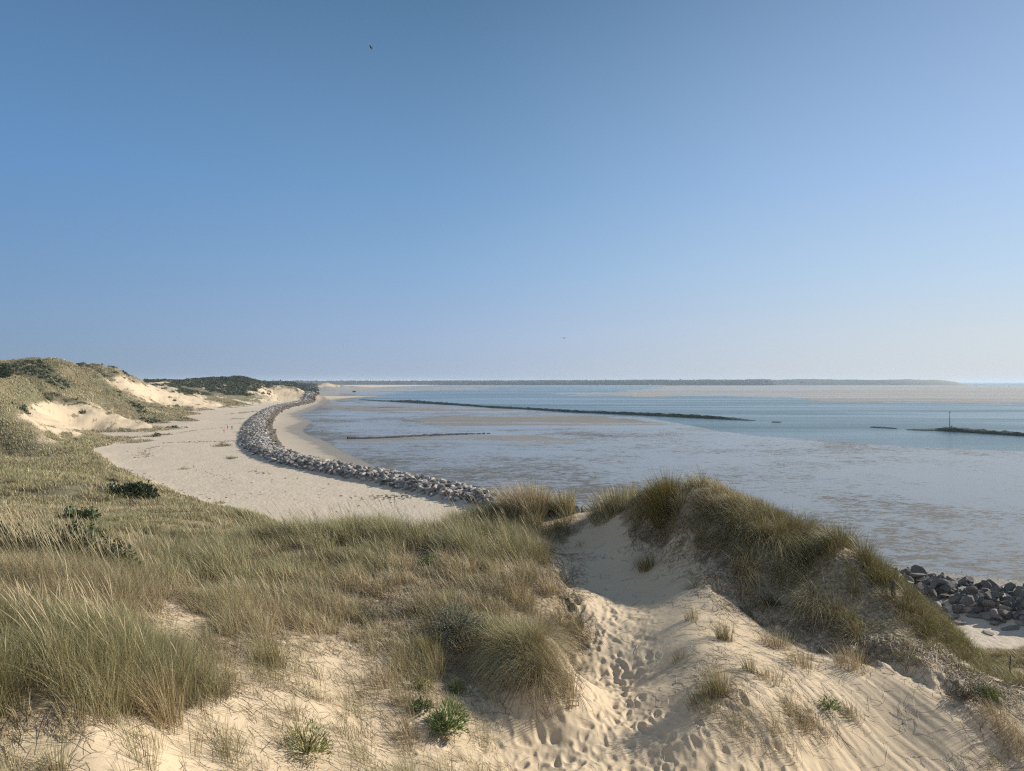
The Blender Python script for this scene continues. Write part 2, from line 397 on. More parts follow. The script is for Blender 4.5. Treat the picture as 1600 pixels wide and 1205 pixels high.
for _ in range(420):
    px = random.gauss(980, 150); yy = random.uniform(10.4, 12.6); x = (px - CX) / F * yy
    if all((x - q[0]) ** 2 + (yy - q[1]) ** 2 > 0.05 for q in spots):
        spots.append((x, yy)); sz = random.uniform(.07, .13)
        pit(x, yy, sz, sz * .62, math.pi / 2 + random.gauss(0, .7), random.uniform(.018, .045))
# footmarks strewn over the upper beach
Z = Z + np.where((Y > 60) & (Y < 330) & is_beach & ~seaward, 0.035 * fbm(X / 0.8, Y / 0.8, 2, 68), 0)
PY = HY + (CZ - Z) * F / Y
veg = np.where((d_bank < 6.5) & (Y > 44), 0, veg)
wet = np.where(seaward & ~sea, 1 - sstep(1.5, 9, d_wl + fbm(X / 9, Y / 9, 3, 71) * 3), 0) + 0.55 * seaward * ~sea * (1 - sstep(5, 30, d_wl))
wet = np.clip(np.where(sea, 1, wet), 0, 1).astype(np.float32)
LOG('relief')

# scrub (dark bushes) on the ranges
scr = np.zeros(X.shape, np.float32)
scr = np.where((Y > 560) & (Y < 820) & (PX > 225) & (PX < 425) & (PY < 618), sstep(-0.25, 0.1, fbm(X / 28, Y / 40, 4, 81) + 0.30), scr)
scr = np.where((Y > 820) & (Y < 2600) & (PX < 470), 1, scr)
scr = np.maximum(scr, np.where((Y > 150) & (Y < 560) & (PX < 300), sstep(0.15, 0.4, fbm(X / 16, Y / 16, 4, 82)), 0))
scr = (scr * veg).astype(np.float32)

# ------------------------------------------------------------------ materials
def new_mat(name):
    m = bpy.data.materials.new(name); m.use_nodes = True
    nt = m.node_tree; nt.nodes.clear(); return m, nt
class NT:
    def __init__(s, nt): s.nt = nt
    def n(s, typ, **kw):
        nd = s.nt.nodes.new(typ)
        for k, v in kw.items():
            if k == 'inp':
                for kk, vv in v.items():
                    sock = nd.inputs[kk]
                    if hasattr(vv, 'is_output'): s.nt.links.new(vv, sock)
                    else: sock.default_value = vv
            else: setattr(nd, k, v)
        return nd
    def attr(s, name): return s.n('ShaderNodeAttribute', attribute_name=name)
    def noise(s, vec, scale, detail=4, rough=0.55, dist=0.0):
        return s.n('ShaderNodeTexNoise', inp={'Vector': vec, 'Scale': scale, 'Detail': detail, 'Roughness': rough, 'Distortion': dist}).outputs['Fac']
    def mapping(s, vec, scale=(1, 1, 1), rot=(0, 0, 0)):
        return s.n('ShaderNodeMapping', inp={'Vector': vec, 'Scale': scale, 'Rotation': rot}).outputs[0]
    def ramp(s, fac, a, b):
        return s.n('ShaderNodeMapRange', inp={'Value': fac, 'From Min': a, 'From Max': b}).outputs[0]
    def math(s, op, a, b=0.0):
        nd = s.n('ShaderNodeMath', operation=op, inp={0: a, 1: b}); return nd.outputs[0]
    def mix(s, fac, a, b):
        nd = s.n('ShaderNodeMix', data_type='RGBA')
        for sk, v in ((nd.inputs[0], fac), (nd.inputs[6], a), (nd.inputs[7], b)):
            if hasattr(v, 'is_output'): s.nt.links.new(v, sk)
            else: sk.default_value = v if not isinstance(v, tuple) or len(v) == 4 else (*v, 1)
        return nd.outputs[2]
    def bump(s, h, strength, dist, normal=None):
        nd = s.n('ShaderNodeBump', inp={'Height': h, 'Strength': strength, 'Distance': dist})
        if normal is not None: s.nt.links.new(normal, nd.inputs['Normal'])
        return nd.outputs[0]
    def pbsdf(s, col, rough, normal=None, spec=0.5, **kw):
        nd = s.n('ShaderNodeBsdfPrincipled', inp={'Base Color': col if hasattr(col, 'is_output') else (*col, 1), 'Roughness': rough, 'Specular IOR Level': spec, **kw})
        if normal is not None: s.nt.links.new(normal, nd.inputs['Normal'])
        return nd.outputs[0]
    def out(s, sh): s.nt.links.new(sh, s.n('ShaderNodeOutputMaterial').inputs['Surface'])

def sand_material():
    m, nt = new_mat('dune_sand'); t = NT(nt)
    pos = t.n('ShaderNodeNewGeometry').outputs['Position']
    veg = t.attr('veg').outputs['Fac']; scr = t.attr('scrub').outputs['Fac']; wet = t.attr('wet').outputs['Fac']; bch = t.attr('beach').outputs['Fac']
    n_big = t.noise(pos, 0.35, 5); n_fine = t.noise(pos, 9.0, 6, 0.65); n_grain = t.noise(pos, 60.0, 3, 0.7); n_blotch = t.noise(pos, 2.2, 6, 0.65)
    sand = t.mix(n_fine, (0.465, 0.365, 0.240), (0.585, 0.468, 0.315))
    sand = t.mix(t.ramp(n_big, .35, .7), sand, (0.49, 0.385, 0.255))
    sand = t.mix(t.math('MULTIPLY', t.ramp(n_blotch, .60, .74), 0.35), sand, (0.26, 0.20, 0.13))
    beach = t.mix(t.noise(pos, 0.16, 5), (0.455, 0.378, 0.280), (0.54, 0.452, 0.340))
    beach = t.mix(t.math('MULTIPLY', t.ramp(t.noise(t.mapping(pos, (0.5, 0.12, 1), (0, 0, 0.6)), 0.35, 5, .65), .57, .75), 0.35), beach, (0.30, 0.255, 0.20))
    beach = t.mix(t.math('MULTIPLY', t.ramp(t.noise(pos, 1.6, 4, .6), .48, .62), 0.22), beach, (0.27, 0.225, 0.17))
    sand = t.mix(bch, sand, beach)
    dwet = t.mix(t.noise(pos, 0.08, 5), (0.195, 0.165, 0.125), (0.26, 0.22, 0.17))
    sand = t.mix(wet, sand, dwet)
    litter = t.mix(t.ramp(n_fine, .3, .7), (0.11, 0.09, 0.05), (0.27, 0.21, 0.125))
    litter = t.mix(t.ramp(t.noise(pos, 0.045, 6, .65), .38, .62), litter, (0.150, 0.142, 0.078))
    litter = t.mix(t.math('MULTIPLY', t.ramp(t.noise(pos, 0.5, 5, .7), .5, .64), .6), litter, (0.055, 0.065, 0.030))
    thatch = t.mix(t.ramp(t.noise(t.mapping(pos, (1, 1, .4)), 14, 6, .75), .38, .62), (0.11, 0.085, 0.05), (0.38, 0.295, 0.18))
    litter = t.mix(t.ramp(t.n('ShaderNodeSeparateXYZ', inp={0: pos}).outputs[1], 40, 60), thatch, litter)
    scrub = t.mix(t.ramp(t.noise(pos, 0.3, 5, .7), .35, .65), (0.038, 0.050, 0.028), (0.090, 0.102, 0.055))
    litter = t.mix(scr, litter, scrub)
    vf = t.math('ADD', veg, t.math('MULTIPLY', t.math('SUBTRACT', n_blotch, 0.5), 1.1))
    vf = t.ramp(vf, 0.36, 0.66)
    col = t.mix(vf, sand, litter)
    h = t.math('ADD', t.math('MULTIPLY', n_fine, 0.012), t.math('MULTIPLY', n_grain, 0.0025))
    h = t.math('ADD', h, t.math('MULTIPLY', t.noise(pos, 1.5, 4, .65), t.math('MULTIPLY', bch, 0.26)))
    h = t.math('ADD', h, t.math('MULTIPLY', t.noise(pos, 0.55, 5, .75), t.math('MULTIPLY', vf, 0.5)))
    nrm = t.bump(h, 0.7, 1.0)
    rough = t.math('SUBTRACT', 0.92, t.math('MULTIPLY', wet, 0.40))
    t.out(t.pbsdf(col, rough, nrm, 0.25)); return m

def flat_material():
    m, nt = new_mat('tidal_flat'); t = NT(nt)
    pos = t.n('ShaderNodeNewGeometry').outputs['Position']
    br = t.attr('brown').outputs['Fac']; ed = t.attr('edge').outputs['Fac']
    r1 = t.noise(t.mapping(pos, (0.8, 0.75, 1), (0, 0, 0.35)), 0.05, 8, .64, 0.5)      # patches
    r2 = t.noise(t.mapping(pos, (0.55, 1, 1), (0, 0, 0.25)), 0.55, 6, .66, 0.9)        # ripples
    r3 = t.noise(t.mapping(pos, (0.45, 1.1, 1), (0, 0, -0.15)), 1.5, 4, .6, 1.2)
    r0 = t.noise(pos, 0.009, 3, .5)
    band = t.noise(t.mapping(pos, (.16, 1, 1), (0, 0, .10)), .004, 7, .62)
    band = t.math('ADD', t.math('MULTIPLY', band, .55), t.math('MULTIPLY', t.noise(t.mapping(pos, (.045, 1, 1), (0, 0, .05)), .016, 6, .7, .3), .45))
    f = t.math('ADD', t.math('MULTIPLY', r1, 0.30), t.math('MULTIPLY', r2, 0.40))
    f = t.math('ADD', f, t.math('MULTIPLY', r3, 0.40))
    f = t.math('ADD', f, t.math('MULTIPLY', t.math('SUBTRACT', r0, 0.5), 0.30))
    f = t.math('ADD', f, t.math('MULTIPLY', br, t.math('ADD', 0.035, t.math('MULTIPLY', t.math('SUBTRACT', band, .47), 2.1))))
    f = t.math('ADD', f, t.math('MULTIPLY', ed, 0.05))
    dry = t.ramp(f, 0.568, 0.598)
    mud = t.mix(t.noise(pos, 0.2, 5), (0.065, 0.061, 0.050), (0.135, 0.122, 0.098))
    mud = t.mix(t.math('MULTIPLY', br, .8), mud, t.mix(t.ramp(t.n('ShaderNodeSeparateXYZ', inp={0: pos}).outputs[1], 700, 1100), t.mix(t.noise(pos, 0.03, 4), (0.190, 0.168, 0.136), (0.250, 0.220, 0.178)), t.mix(band, (0.26, 0.225, 0.175), (0.40, 0.335, 0.25))))
    nw = t.bump(t.noise(t.mapping(pos, (.5, 1, 1)), 1.8, 5, .65), 0.8, 0.05)
    nd = t.bump(t.math('ADD', r2, r3), 0.7, 0.22)
    film = t.pbsdf((0.185, 0.175, 0.152), 0.18, nw, 0.5, IOR=1.33)
    sandy = t.pbsdf(mud, 0.62, nd, 0.35)
    mx = t.n('ShaderNodeMixShader', inp={0: dry, 1: film, 2: sandy})
    t.out(mx.outputs[0]); return m

def water_material():
    m, nt = new_mat('channel_water'); t = NT(nt)
    pos = t.n('ShaderNodeNewGeometry').outputs['Position']
    a = t.noise(t.mapping(pos, (0.35, 1, 1), (0, 0, 0.12)), 1.3, 5, .65)
    streak = t.noise(t.mapping(pos, (0.10, 1, 1), (0, 0, -0.10)), 0.016, 5, .62, .5)
    col = t.mix(t.ramp(streak, .35, .65), (0.040, 0.085, 0.088), (0.085, 0.125, 0.115))
    n = t.bump(a, 0.9, 0.16)
    rough = t.n('ShaderNodeMapRange', inp={'Value': streak, 'From Min': .42, 'From Max': .60, 'To Min': 0.16, 'To Max': 0.34}).outputs[0]
    t.out(t.pbsdf(col, rough, n, 0.5, IOR=1.33)); return m

def blade_material(name, trans=0.3, rough=0.55):
    m, nt = new_mat(name); t = NT(nt)
    c = t.attr('tint').outputs['Color']
    p = t.pbsdf(c, rough, None, 0.3)
    tr = t.n('ShaderNodeBsdfTranslucent', inp={'Color': c}).outputs[0]
    mx = t.n('ShaderNodeMixShader', inp={0: trans, 1: p, 2: tr}); t.out(mx.outputs[0]); return m

def rock_material(name, use_attr, dark=1.0):
    m, nt = new_mat(name); t = NT(nt)
    tc = t.n('ShaderNodeTexCoord').outputs['Object']
    pos = t.n('ShaderNodeNewGeometry').outputs['Position']
    if use_attr: base = t.attr('tint').outputs['Color']
    else:
        r = t.n('ShaderNodeObjectInfo').outputs['Random']
        rp = t.n('ShaderNodeValToRGB'); nt.links.new(r, rp.inputs[0]); e = rp.color_ramp.elements
        e[0].position = 0; e[0].color = (0.115, 0.104, 0.090, 1); e[1].position = 1; e[1].color = (0.40, 0.35, 0.285, 1)
        for p_, c_ in ((.3, (.155, .142, .122, 1)), (.55, (.225, .204, .172, 1)), (.75, (.29, .245, .195, 1)), (.88, (.18, .167, .148, 1))):
            q = e.new(p_); q.color = c_
        base = t.n('ShaderNodeVectorMath', operation='SCALE', inp={0: rp.outputs[0], 'Scale': dark}).outputs[0]
    n1 = t.noise(pos, 2.0, 6, .65); n2 = t.noise(pos, 11.0, 5, .7)
    col = t.mix(t.ramp(n1, .35, .7), base, t.mix(.5, base, (0.17, 0.155, 0.14)))
    col = t.mix(t.math('MULTIPLY', t.ramp(n2, .55, .75), .35), col, (0.50, 0.47, 0.43))
    nrm = t.bump(t.math('ADD', n1, t.math('MULTIPLY', n2, .4)), .6, .10)
    t.out(t.pbsdf(col, .85, nrm, .3)); return m

def plain(name, col, rough=.8, nscale=8, amt=.35, spec=.3, bump=.3):
    m, nt = new_mat(name); t = NT(nt)
    pos = t.n('ShaderNodeTexCoord').outputs['Object']
    n = t.noise(pos, nscale, 5, .65)
    c = t.mix(t.math('MULTIPLY', n, amt * 2), col, tuple(x * .45 for x in col))
    t.out(t.pbsdf(c, rough, t.bump(n, bump, .05), spec)); return m

M_sand = sand_material(); M_flat = flat_material(); M_water = water_material()
M_grass = blade_material('marram_blades', .13); M_leaf = blade_material('shrub_leaves', .2, .5)
M_rock = rock_material('boulder_stone', False); M_rock2 = rock_material('dark_boulder_stone', False, .60); M_rocks = rock_material('rubble_stone', True)
M_weed = plain('seaweed_stone', (0.034, 0.050, 0.024), .6, 1.2, .4, .4)
M_weed2 = plain('dark_wet_stone', (0.045, 0.040, 0.033), .6, 1.2, .4, .4)
M_wood = plain('weathered_wood', (0.13, 0.11, 0.09), .85, 14)
M_dark = plain('dark_iron', (0.03, 0.03, 0.033), .6)

# ------------------------------------------------------------------ terrain meshes by zone
V = np.stack([X, Y, Z], -1).reshape(-1, 3)
bchf = np.clip(np.where(Y > 44, 1 - sstep(0.2, 2.0, Z - beachz), 0), 0, 1)
edge = np.where(sea, 1 - sstep(4, 30, d_wl + 6 * fbm(X / 12, Y / 12, 3, 91)), 0)
A = {'veg': veg.ravel(), 'scrub': scr.ravel(), 'wet': wet.ravel(), 'beach': bchf.ravel()}
AF = {'brown': brown.ravel(), 'edge': np.maximum(edge * .9, .30 * (1 - sstep(85, 150, Y))).ravel()}
jj, ii = np.meshgrid(np.arange(nV - 1), np.arange(nU - 1), indexing='ij')
base = (jj * nU + ii)
quad = np.stack([base, base + 1, base + nU + 1, base + nU], -1).reshape(-1, 4)
fc_sea = (sea[:-1, :-1] & sea[1:, 1:] & sea[1:, :-1] & sea[:-1, 1:]).ravel()
fy = Y[:-1, :-1].ravel(); fb = (is_beach[:-1, :-1]).ravel() & (fy > 60)
zones = {'tidal_flat_ground': fc_sea, 'beach': ~fc_sea & fb, 'sand_dune_ground': ~fc_sea & ~fb & (fy <= 48), 'dune_hills': ~fc_sea & ~fb & (fy > 48)}
for nm, mk in zones.items():
    q = quad[mk]; used = np.unique(q); mp = np.zeros(len(V), np.int32); mp[used] = np.arange(len(used))
    src = AF if nm == 'tidal_flat_ground' else A
    me = np_mesh(nm, V[used], quads=mp[q], attrs={k: a[used] for k, a in src.items()})
    tag(obj(nm, me, M_flat if nm == 'tidal_flat_ground' else M_sand), kind='structure')
LOG('terrain meshes')

# water sheet
ws = []
me = bpy.data.meshes.new('water')
me.from_pydata([(-30000, 60, -2.5), (30000, 60, -2.5), (30000, 31000, -2.5), (-30000, 31000, -2.5)], [], [(0, 1, 2, 3)])
tag(obj('water', me, M_water), kind='structure')

# ------------------------------------------------------------------ lookup on the finished ground
def gz(x, y):
    px = x / y * F + CX; a = np.interp(px, pxs, np.arange(nU)); b = np.interp(np.log(y), lys, np.arange(nV))
    i = np.clip(a.astype(int) if hasattr(a, 'astype') else int(a), 0, nU - 2); j = np.clip(b.astype(int) if hasattr(b, 'astype') else int(b), 0, nV - 2)
    fa = a - i; fb_ = b - j
    return (Z[j, i] * (1 - fa) + Z[j, i + 1] * fa) * (1 - fb_) + (Z[j + 1, i] * (1 - fa) + Z[j + 1, i + 1] * fa) * fb_
def gfield(T, x, y):
    px = x / y * F + CX; i = np.clip(np.interp(px, pxs, np.arange(nU)).round().astype(int), 0, nU - 1); j = np.clip(np.interp(np.log(y), lys, np.arange(nV)).round().astype(int), 0, nV - 1)
    return T[j, i]
def seat(px, py, y0, y1):
    """first visible ground point on the ray of that pixel between two distances"""
    ys = np.exp(np.linspace(math.log(y0), math.log(y1), 600)); xs = (px - CX) / F * ys
    z = gz(xs, ys); ray = CZ - (py - HY) / F * ys
    h = np.nonzero(z >= ray)[0]
    k_ = h[0] if len(h) else int(np.argmin(np.abs(z - ray)))
    return float(xs[k_]), float(ys[k_]), float(z[k_])
# how far below the sight line over the nearer ground a spot lies (metres)
minpy = np.minimum.accumulate(PY, axis=0)
hidden = (PY - minpy) / F * Y

# ------------------------------------------------------------------ blades
def blades(root, lean, amt, L, w, face, tint0, tint1, seg=4, tipw=0.12, fat=None):
    """root (n,3); lean azimuth; amt sideways reach as share of length; returns verts, quads, tris, colours"""
    n = len(root); ts = np.linspace(0, 1, seg + 1)
    dx, dy = np.cos(lean), np.sin(lean)
    fx, fy_ = np.cos(face), np.sin(face)
    vs = np.empty((n, 2 * seg + 1, 3), np.float32); cs = np.empty((n, 2 * seg + 1, 3), np.float32)
    for s, t in enumerate(ts):
        side = amt * L * (0.35 * t + 0.65 * t ** 2.2)
        up = L * t * np.sqrt(np.maximum(0.05, 1 - np.minimum(amt, 1.4) ** 2 * 0.45 * t)) - np.maximum(amt - 0.9, 0) * L * t ** 3 * 0.9
        c = np.stack([root[:, 0] + dx * side, root[:, 1] + dy * side, root[:, 2] + up], -1)
        wd = w * (1 - (1 - tipw) * t ** 1.4) * 0.5
        if fat is not None: wd = w * fat[s] * 0.5
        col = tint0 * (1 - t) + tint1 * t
        if s < seg:
            off = np.stack([fx * wd, fy_ * wd, 0 * wd], -1)
            vs[:, 2 * s] = c - off; vs[:, 2 * s + 1] = c + off; cs[:, 2 * s] = col; cs[:, 2 * s + 1] = col
        else:
            vs[:, 2 * s] = c; cs[:, 2 * s] = col
    b = (np.arange(n) * (2 * seg + 1))[:, None]
    q = np.concatenate([b + np.array([[2 * s, 2 * s + 1, 2 * s + 3, 2 * s + 2]]) for s in range(seg - 1)], 0) if seg > 1 else np.zeros((0, 4), int)
    t3 = b + np.array([[2 * seg - 2, 2 * seg - 1, 2 * seg]])
    return vs.reshape(-1, 3), q, t3, cs.reshape(-1, 3)

def merge(lst):
    vs, qs, ts, cs = [], [], [], []; o = 0
    for v, q, t, c in lst:
        vs.append(v); qs.append(q + o); ts.append(t + o); cs.append(c); o += len(v)
    return np.concatenate(vs), np.concatenate(qs), np.concatenate(ts), np.concatenate(cs)

GREEN = np.array([[.235, .225, .092], [.285, .262, .120], [.200, .212, .120], [.310, .270, .118]], np.float32)
STRAW = np.array([[.56, .45, .26], [.48, .375, .215], [.62, .52, .325], [.41, .315, .19], [.33, .255, .16]], np.float32)
OLIVE = np.array([[.185, .175, .050], [.215, .190, .060], [.155, .150, .045]], np.float32)
WIND = math.radians(168)
# zones where the blades hang down the scarp: px, py, rx, ry, distance window
DROOP = [(1150,900,90,80),(1250,930,110,80),(1360,1000,110,60),(1000,860,60,40),(860,1010,60,60),(840,1080,60,40),(800,1040,80,40),(1230,860,60,60),(850,850,60,40)]
OCHRE = [(1390,900,110,90),(1500,1010,160,50),(1040,780,50,50),(1300,880,90,60)]
def ell(px, py, lst):
    f = np.zeros(len(px))
    for a, b, c, d in lst: f = np.maximum(f, np.exp(-(((px - a) / c) ** 2 + ((py - b) / d) ** 2)))
    return f

def make_field(y0, y1, n_tufts, per, wmul, Lr, seg, px0=-60, px1=1660, vis=1.0, thr=.25, spread=.16, seed=1, vpow=1.6):
    r = np.random.default_rng(seed); got = []
    tot = 0
    while tot < n_tufts:
        m = 60000
        # uniform over ground area: Y with density proportional to Y, thinned with distance
        yy = np.sqrt(r.uniform(y0 ** 2, y1 ** 2, m)); px = r.uniform(px0, px1, m); xx = (px - CX) / F * yy
        keep = r.random(m) < (y0 / yy) ** 1.0
        v = gfield(veg, xx, yy); hid = gfield(hidden, xx, yy)
        gap = 0.10 + 0.90 * sstep(-.26, .0, fbm(xx / (.8 if y1 < 40 else 2.4), yy / (.8 if y1 < 40 else 2.4), 3, 107))
        vv = np.clip((v - thr) / (1 - thr), 0, 1) ** vpow + 0.06 * (v > 0.08)
        keep &= r.random(m) < vv * gap
        keep &= (hid < vis) | (r.random(m) < 0.12)
        xx, yy = xx[keep], yy[keep]; got.append(np.stack([xx, yy], -1)); tot += len(xx)
        if len(got) > 400: break
    tc = np.concatenate(got)[:n_tufts]
    tx, ty = tc[:, 0], tc[:, 1]; nt_ = len(tc)
    tpx = tx / ty * F + CX; tz = gz(tx, ty); tpy = HY + (CZ - tz) * F / ty
    v = gfield(veg, tx, ty)
    droop = ell(tpx, tpy, DROOP) * (ty < 30); och = ell(tpx, tpy, OCHRE) * (ty < 30)
    greenp = np.clip(0.40 + 1.0 * fbm(tx / 3.5, ty / 3.5, 3, 101), 0.05, .95) if y1 < 60 else np.clip(0.50 + 0.9 * fbm(tx / 14, ty / 14, 3, 102), 0.05, .95)
    hgt = (0.74 + 0.55 * fbm(tx / 2.2, ty / 2.2, 3, 103) + 0.45 * fbm(tx / .7, ty / .7, 2, 104)) * (1 - .42 * sstep(1330, 1460, tpx) * (ty < 40)) * (1 - .45 * (tpx < 380) * sstep(17, 24, ty) * (ty < 60)) * (0.55 + 0.45 * np.clip(v * 1.3, 0, 1))
    cnt = np.maximum(3, (per * (0.5 + r.random(nt_)) * (0.35 + 0.65 * v))).astype(int)
    id_ = np.repeat(np.arange(nt_), cnt); n = len(id_)
    ra = r.random(n) ** .6 * spread * (1 + 0 * id_); th = r.uniform(0, 2 * np.pi, n)
    bx = tx[id_] + ra * np.cos(th); by = ty[id_] + ra * np.sin(th); bz_ = gz(bx, by) - 0.02
    out_amt = 0.15 + 0.75 * r.random(n) ** 1.3; wl0 = .10 + .35 * r.random(nt_); wa = wl0[id_] + 0.22 * r.random(n)
    # add outward and wind leans as vectors
    lx = out_amt * np.cos(th) * (0.3 + ra / spread) + wa * math.cos(WIND); ly = out_amt * np.sin(th) * (0.3 + ra / spread) + wa * math.sin(WIND)
    dr = droop[id_] * r.random(n) ** .5
    lx = lx - .8 * dr * wa * math.cos(WIND)
    # hanging strands follow the fall line
    e = 0.35; sx = (gz(bx + e, by) - gz(bx - e, by)) / (2 * e); sy = (gz(bx, by + e) - gz(bx, by - e)) / (2 * e); sl = np.hypot(sx, sy) + 1e-3
    lx = lx - dr * 1.7 * sx / sl * np.clip(sl * 2, 0, 1); ly = ly - dr * 1.7 * sy / sl * np.clip(sl * 2, 0, 1)
    amt = np.clip(np.hypot(lx, ly), .05, 1.5); az = np.arctan2(ly, lx)
    L = hgt[id_] * r.uniform(Lr[0], Lr[1], n)
    greenp = np.clip(greenp + r.normal(0, .22, nt_), .03, .97)
    dead = r.random(n) > greenp[id_] * (1 - .75 * dr)
    L = np.where(dead, L * .85, L); amt = np.where(dead & (r.random(n) < .5), amt + .15 + .6 * r.random(n), amt)
    g = GREEN[r.integers(0, len(GREEN), n)]; s_ = STRAW[r.integers(0, len(STRAW), n)]; o_ = OLIVE[r.integers(0, len(OLIVE), n)]
    c1 = np.where(dead[:, None], s_, g); c1 = np.where(((r.random(n) < och[id_]) & (r.random(n) < .75))[:, None], o_, c1)
    tone = (r.uniform(.60, 1.25, nt_) if y1 < 100 or y0 < 100 else r.uniform(.86, 1.12, nt_) * (1 + .5 * fbm(tx / 16, ty / 22, 3, 110))) * (1 + .35 * fbm(tx / (1.3 if y1 < 40 else 5), ty / (1.3 if y1 < 40 else 5), 3, 109))
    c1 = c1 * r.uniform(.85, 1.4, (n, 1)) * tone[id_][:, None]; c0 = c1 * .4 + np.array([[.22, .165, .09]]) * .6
    w = np.maximum(0.0045, by / 736.0 * wmul) * r.uniform(.7, 1.3, n)
    return blades(np.stack([bx, by, bz_], -1), az, amt, L, w, r.uniform(0, np.pi, n), c0, c1, seg), (tx, ty, tz, hgt, v)

def seed_heads(tufts, frac, seed):
    r = np.random.default_rng(seed); tx, ty, tz, hgt, v = tufts
    tp = tx / ty * F + CX; ok = (tp < 880) & ~((tp < 380) & (ty > 17)) | (r.random(len(tx)) < .12)
    k_ = np.nonzero((r.random(len(tx)) < frac * (.3 + 1.2 * vnoise(tx / 1.6, ty / 1.6, 105))) & ok & (v > .55) & (hgt > .5))[0]; k_ = np.repeat(k_, r.integers(1, 5, len(k_))); n = len(k_)
    bx = tx[k_] + r.normal(0, .07, n); by = ty[k_] + r.normal(0, .07, n)
    L = (hgt[k_] * 0.95 + .12) * r.uniform(.9, 1.15, n); az = WIND + r.normal(0, .5, n); amt = r.uniform(.25, .6, n)
    c = np.tile(np.array([[.44, .35, .20]], np.float32), (n, 1)) * r.uniform(.75, 1.15, (n, 1))
    w = np.maximum(.0075, by / 736 * .42)
    return blades(np.stack([bx, by, gz(bx, by)], -1), az, amt, L, w, r.uniform(0, np.pi, n), c * .6, c, 6, fat=np.array([.28, .28, .25, .25, .25, 1.0, .5]))

gA, tA = make_field(5.5, 13.5, 4600, 62, .27, (.34, .80), 4, vis=.9, seed=11, spread=.12)
gB, tB = make_field(13.5, 34, 9600, 50, .34, (.38, .84), 4, vis=.9, seed=12, spread=.15)
gC, tC = make_field(5.5, 24, 900, 9, .40, (.22, .42), 3, vis=.3, thr=.02, spread=.28, seed=15, vpow=.5)
LOG('grass near', len(tA[0]), len(tB[0]))
sA = seed_heads(tA, .16, 21); sB = seed_heads(tB, .16, 22)
v_, q_, t_, c_ = merge([gA, gB, gC, sA, sB])
LOG('near verts', len(v_))
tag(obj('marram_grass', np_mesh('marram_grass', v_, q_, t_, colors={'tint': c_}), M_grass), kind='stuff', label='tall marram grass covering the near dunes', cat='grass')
gD, tD = make_field(34, 125, 17000, 12, .55, (.5, .95), 2, px1=800, vis=1.1, spread=.5, seed=13)
gE, tE = make_field(125, 620, 26000, 7, .45, (.6, 1.1), 2, px1=520, vis=1.5, spread=1.1, seed=14, thr=.3)
v_, q_, t_, c_ = merge([gD, gE])
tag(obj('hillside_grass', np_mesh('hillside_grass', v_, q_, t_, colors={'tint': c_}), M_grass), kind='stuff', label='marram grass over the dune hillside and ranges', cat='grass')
LOG('grass far', len(v_))

def wrack():
    r = np.random.default_rng(35); P_ = []
    for line, n, sp in (([(228,716),(222,707),(236,700),(262,697)],150,1.2),([(258,692),(300,690.5),(340,689.5),(372,689)],170,.8),([(300,731),(330,740),(372,752)],30,1.5),([(185,735),(225,757),(270,776),(330,794)],170,1.5),
                        ([(265,679),(310,672),(352,668)],90,.8),([(300,765),(420,775),(560,790)],26,3.0),([(430,750),(520,765),(640,783)],24,2.5),([(575,777),(612,776),(640,778)],120,1.0),([(390,735),(420,741)],30,.6)):
        w_ = np.array([ground_pt(a, b, 0) for a, b in line]); cum = np.r_[0, np.cumsum(np.hypot(*(w_[1:] - w_[:-1]).T))]; q = r.random(n) * cum[-1]
        P_.append(np.stack([np.interp(q, cum, w_[:, 0]) + r.normal(0, sp, n), np.interp(q, cum, w_[:, 1]) + r.normal(0, sp * 1.6, n)], -1))
    p = np.concatenate(P_); n = len(p); L = r.uniform(.15, .7, n); az = r.uniform(0, 6.28, n); w2 = r.uniform(.04, .16, n)
    z = gz(p[:, 0], p[:, 1]) + .05; ex, ey = np.cos(az) * L / 2, np.sin(az) * L / 2; nx, ny_ = -np.sin(az) * w2 / 2, np.cos(az) * w2 / 2
    top = z + w2 * .5
    V_ = np.stack([np.stack([p[:, 0] + a * ex + b * nx, p[:, 1] + a * ey + b * ny_, zz], -1) for a, b, zz in ((-1, -1, z - .06), (-1, 1, z - .06), (1, 1, z - .06), (1, -1, z - .06), (-.8, 0, top), (.8, 0, top))], 1)
    b0 = (np.arange(n) * 6)[:, None]
    q4 = np.concatenate([b0 + np.array([[0, 3, 5, 4]]), b0 + np.array([[2, 1, 4, 5]])]); t3 = np.concatenate([b0 + np.array([[1, 0, 4]]), b0 + np.array([[3, 2, 5]])])
    c = np.array([[.20, .16, .11]]) * r.uniform(.5, 1.6, (n, 1))
    tag(obj('beach_debris', np_mesh('beach_debris', V_.reshape(-1, 3), q4, t3, smooth=False, colors={'tint': np.repeat(c, 6, 0)}), M_grass), kind='stuff', label='dark driftwood and weed scraps in wrack lines on the beach', cat='debris')
wrack()
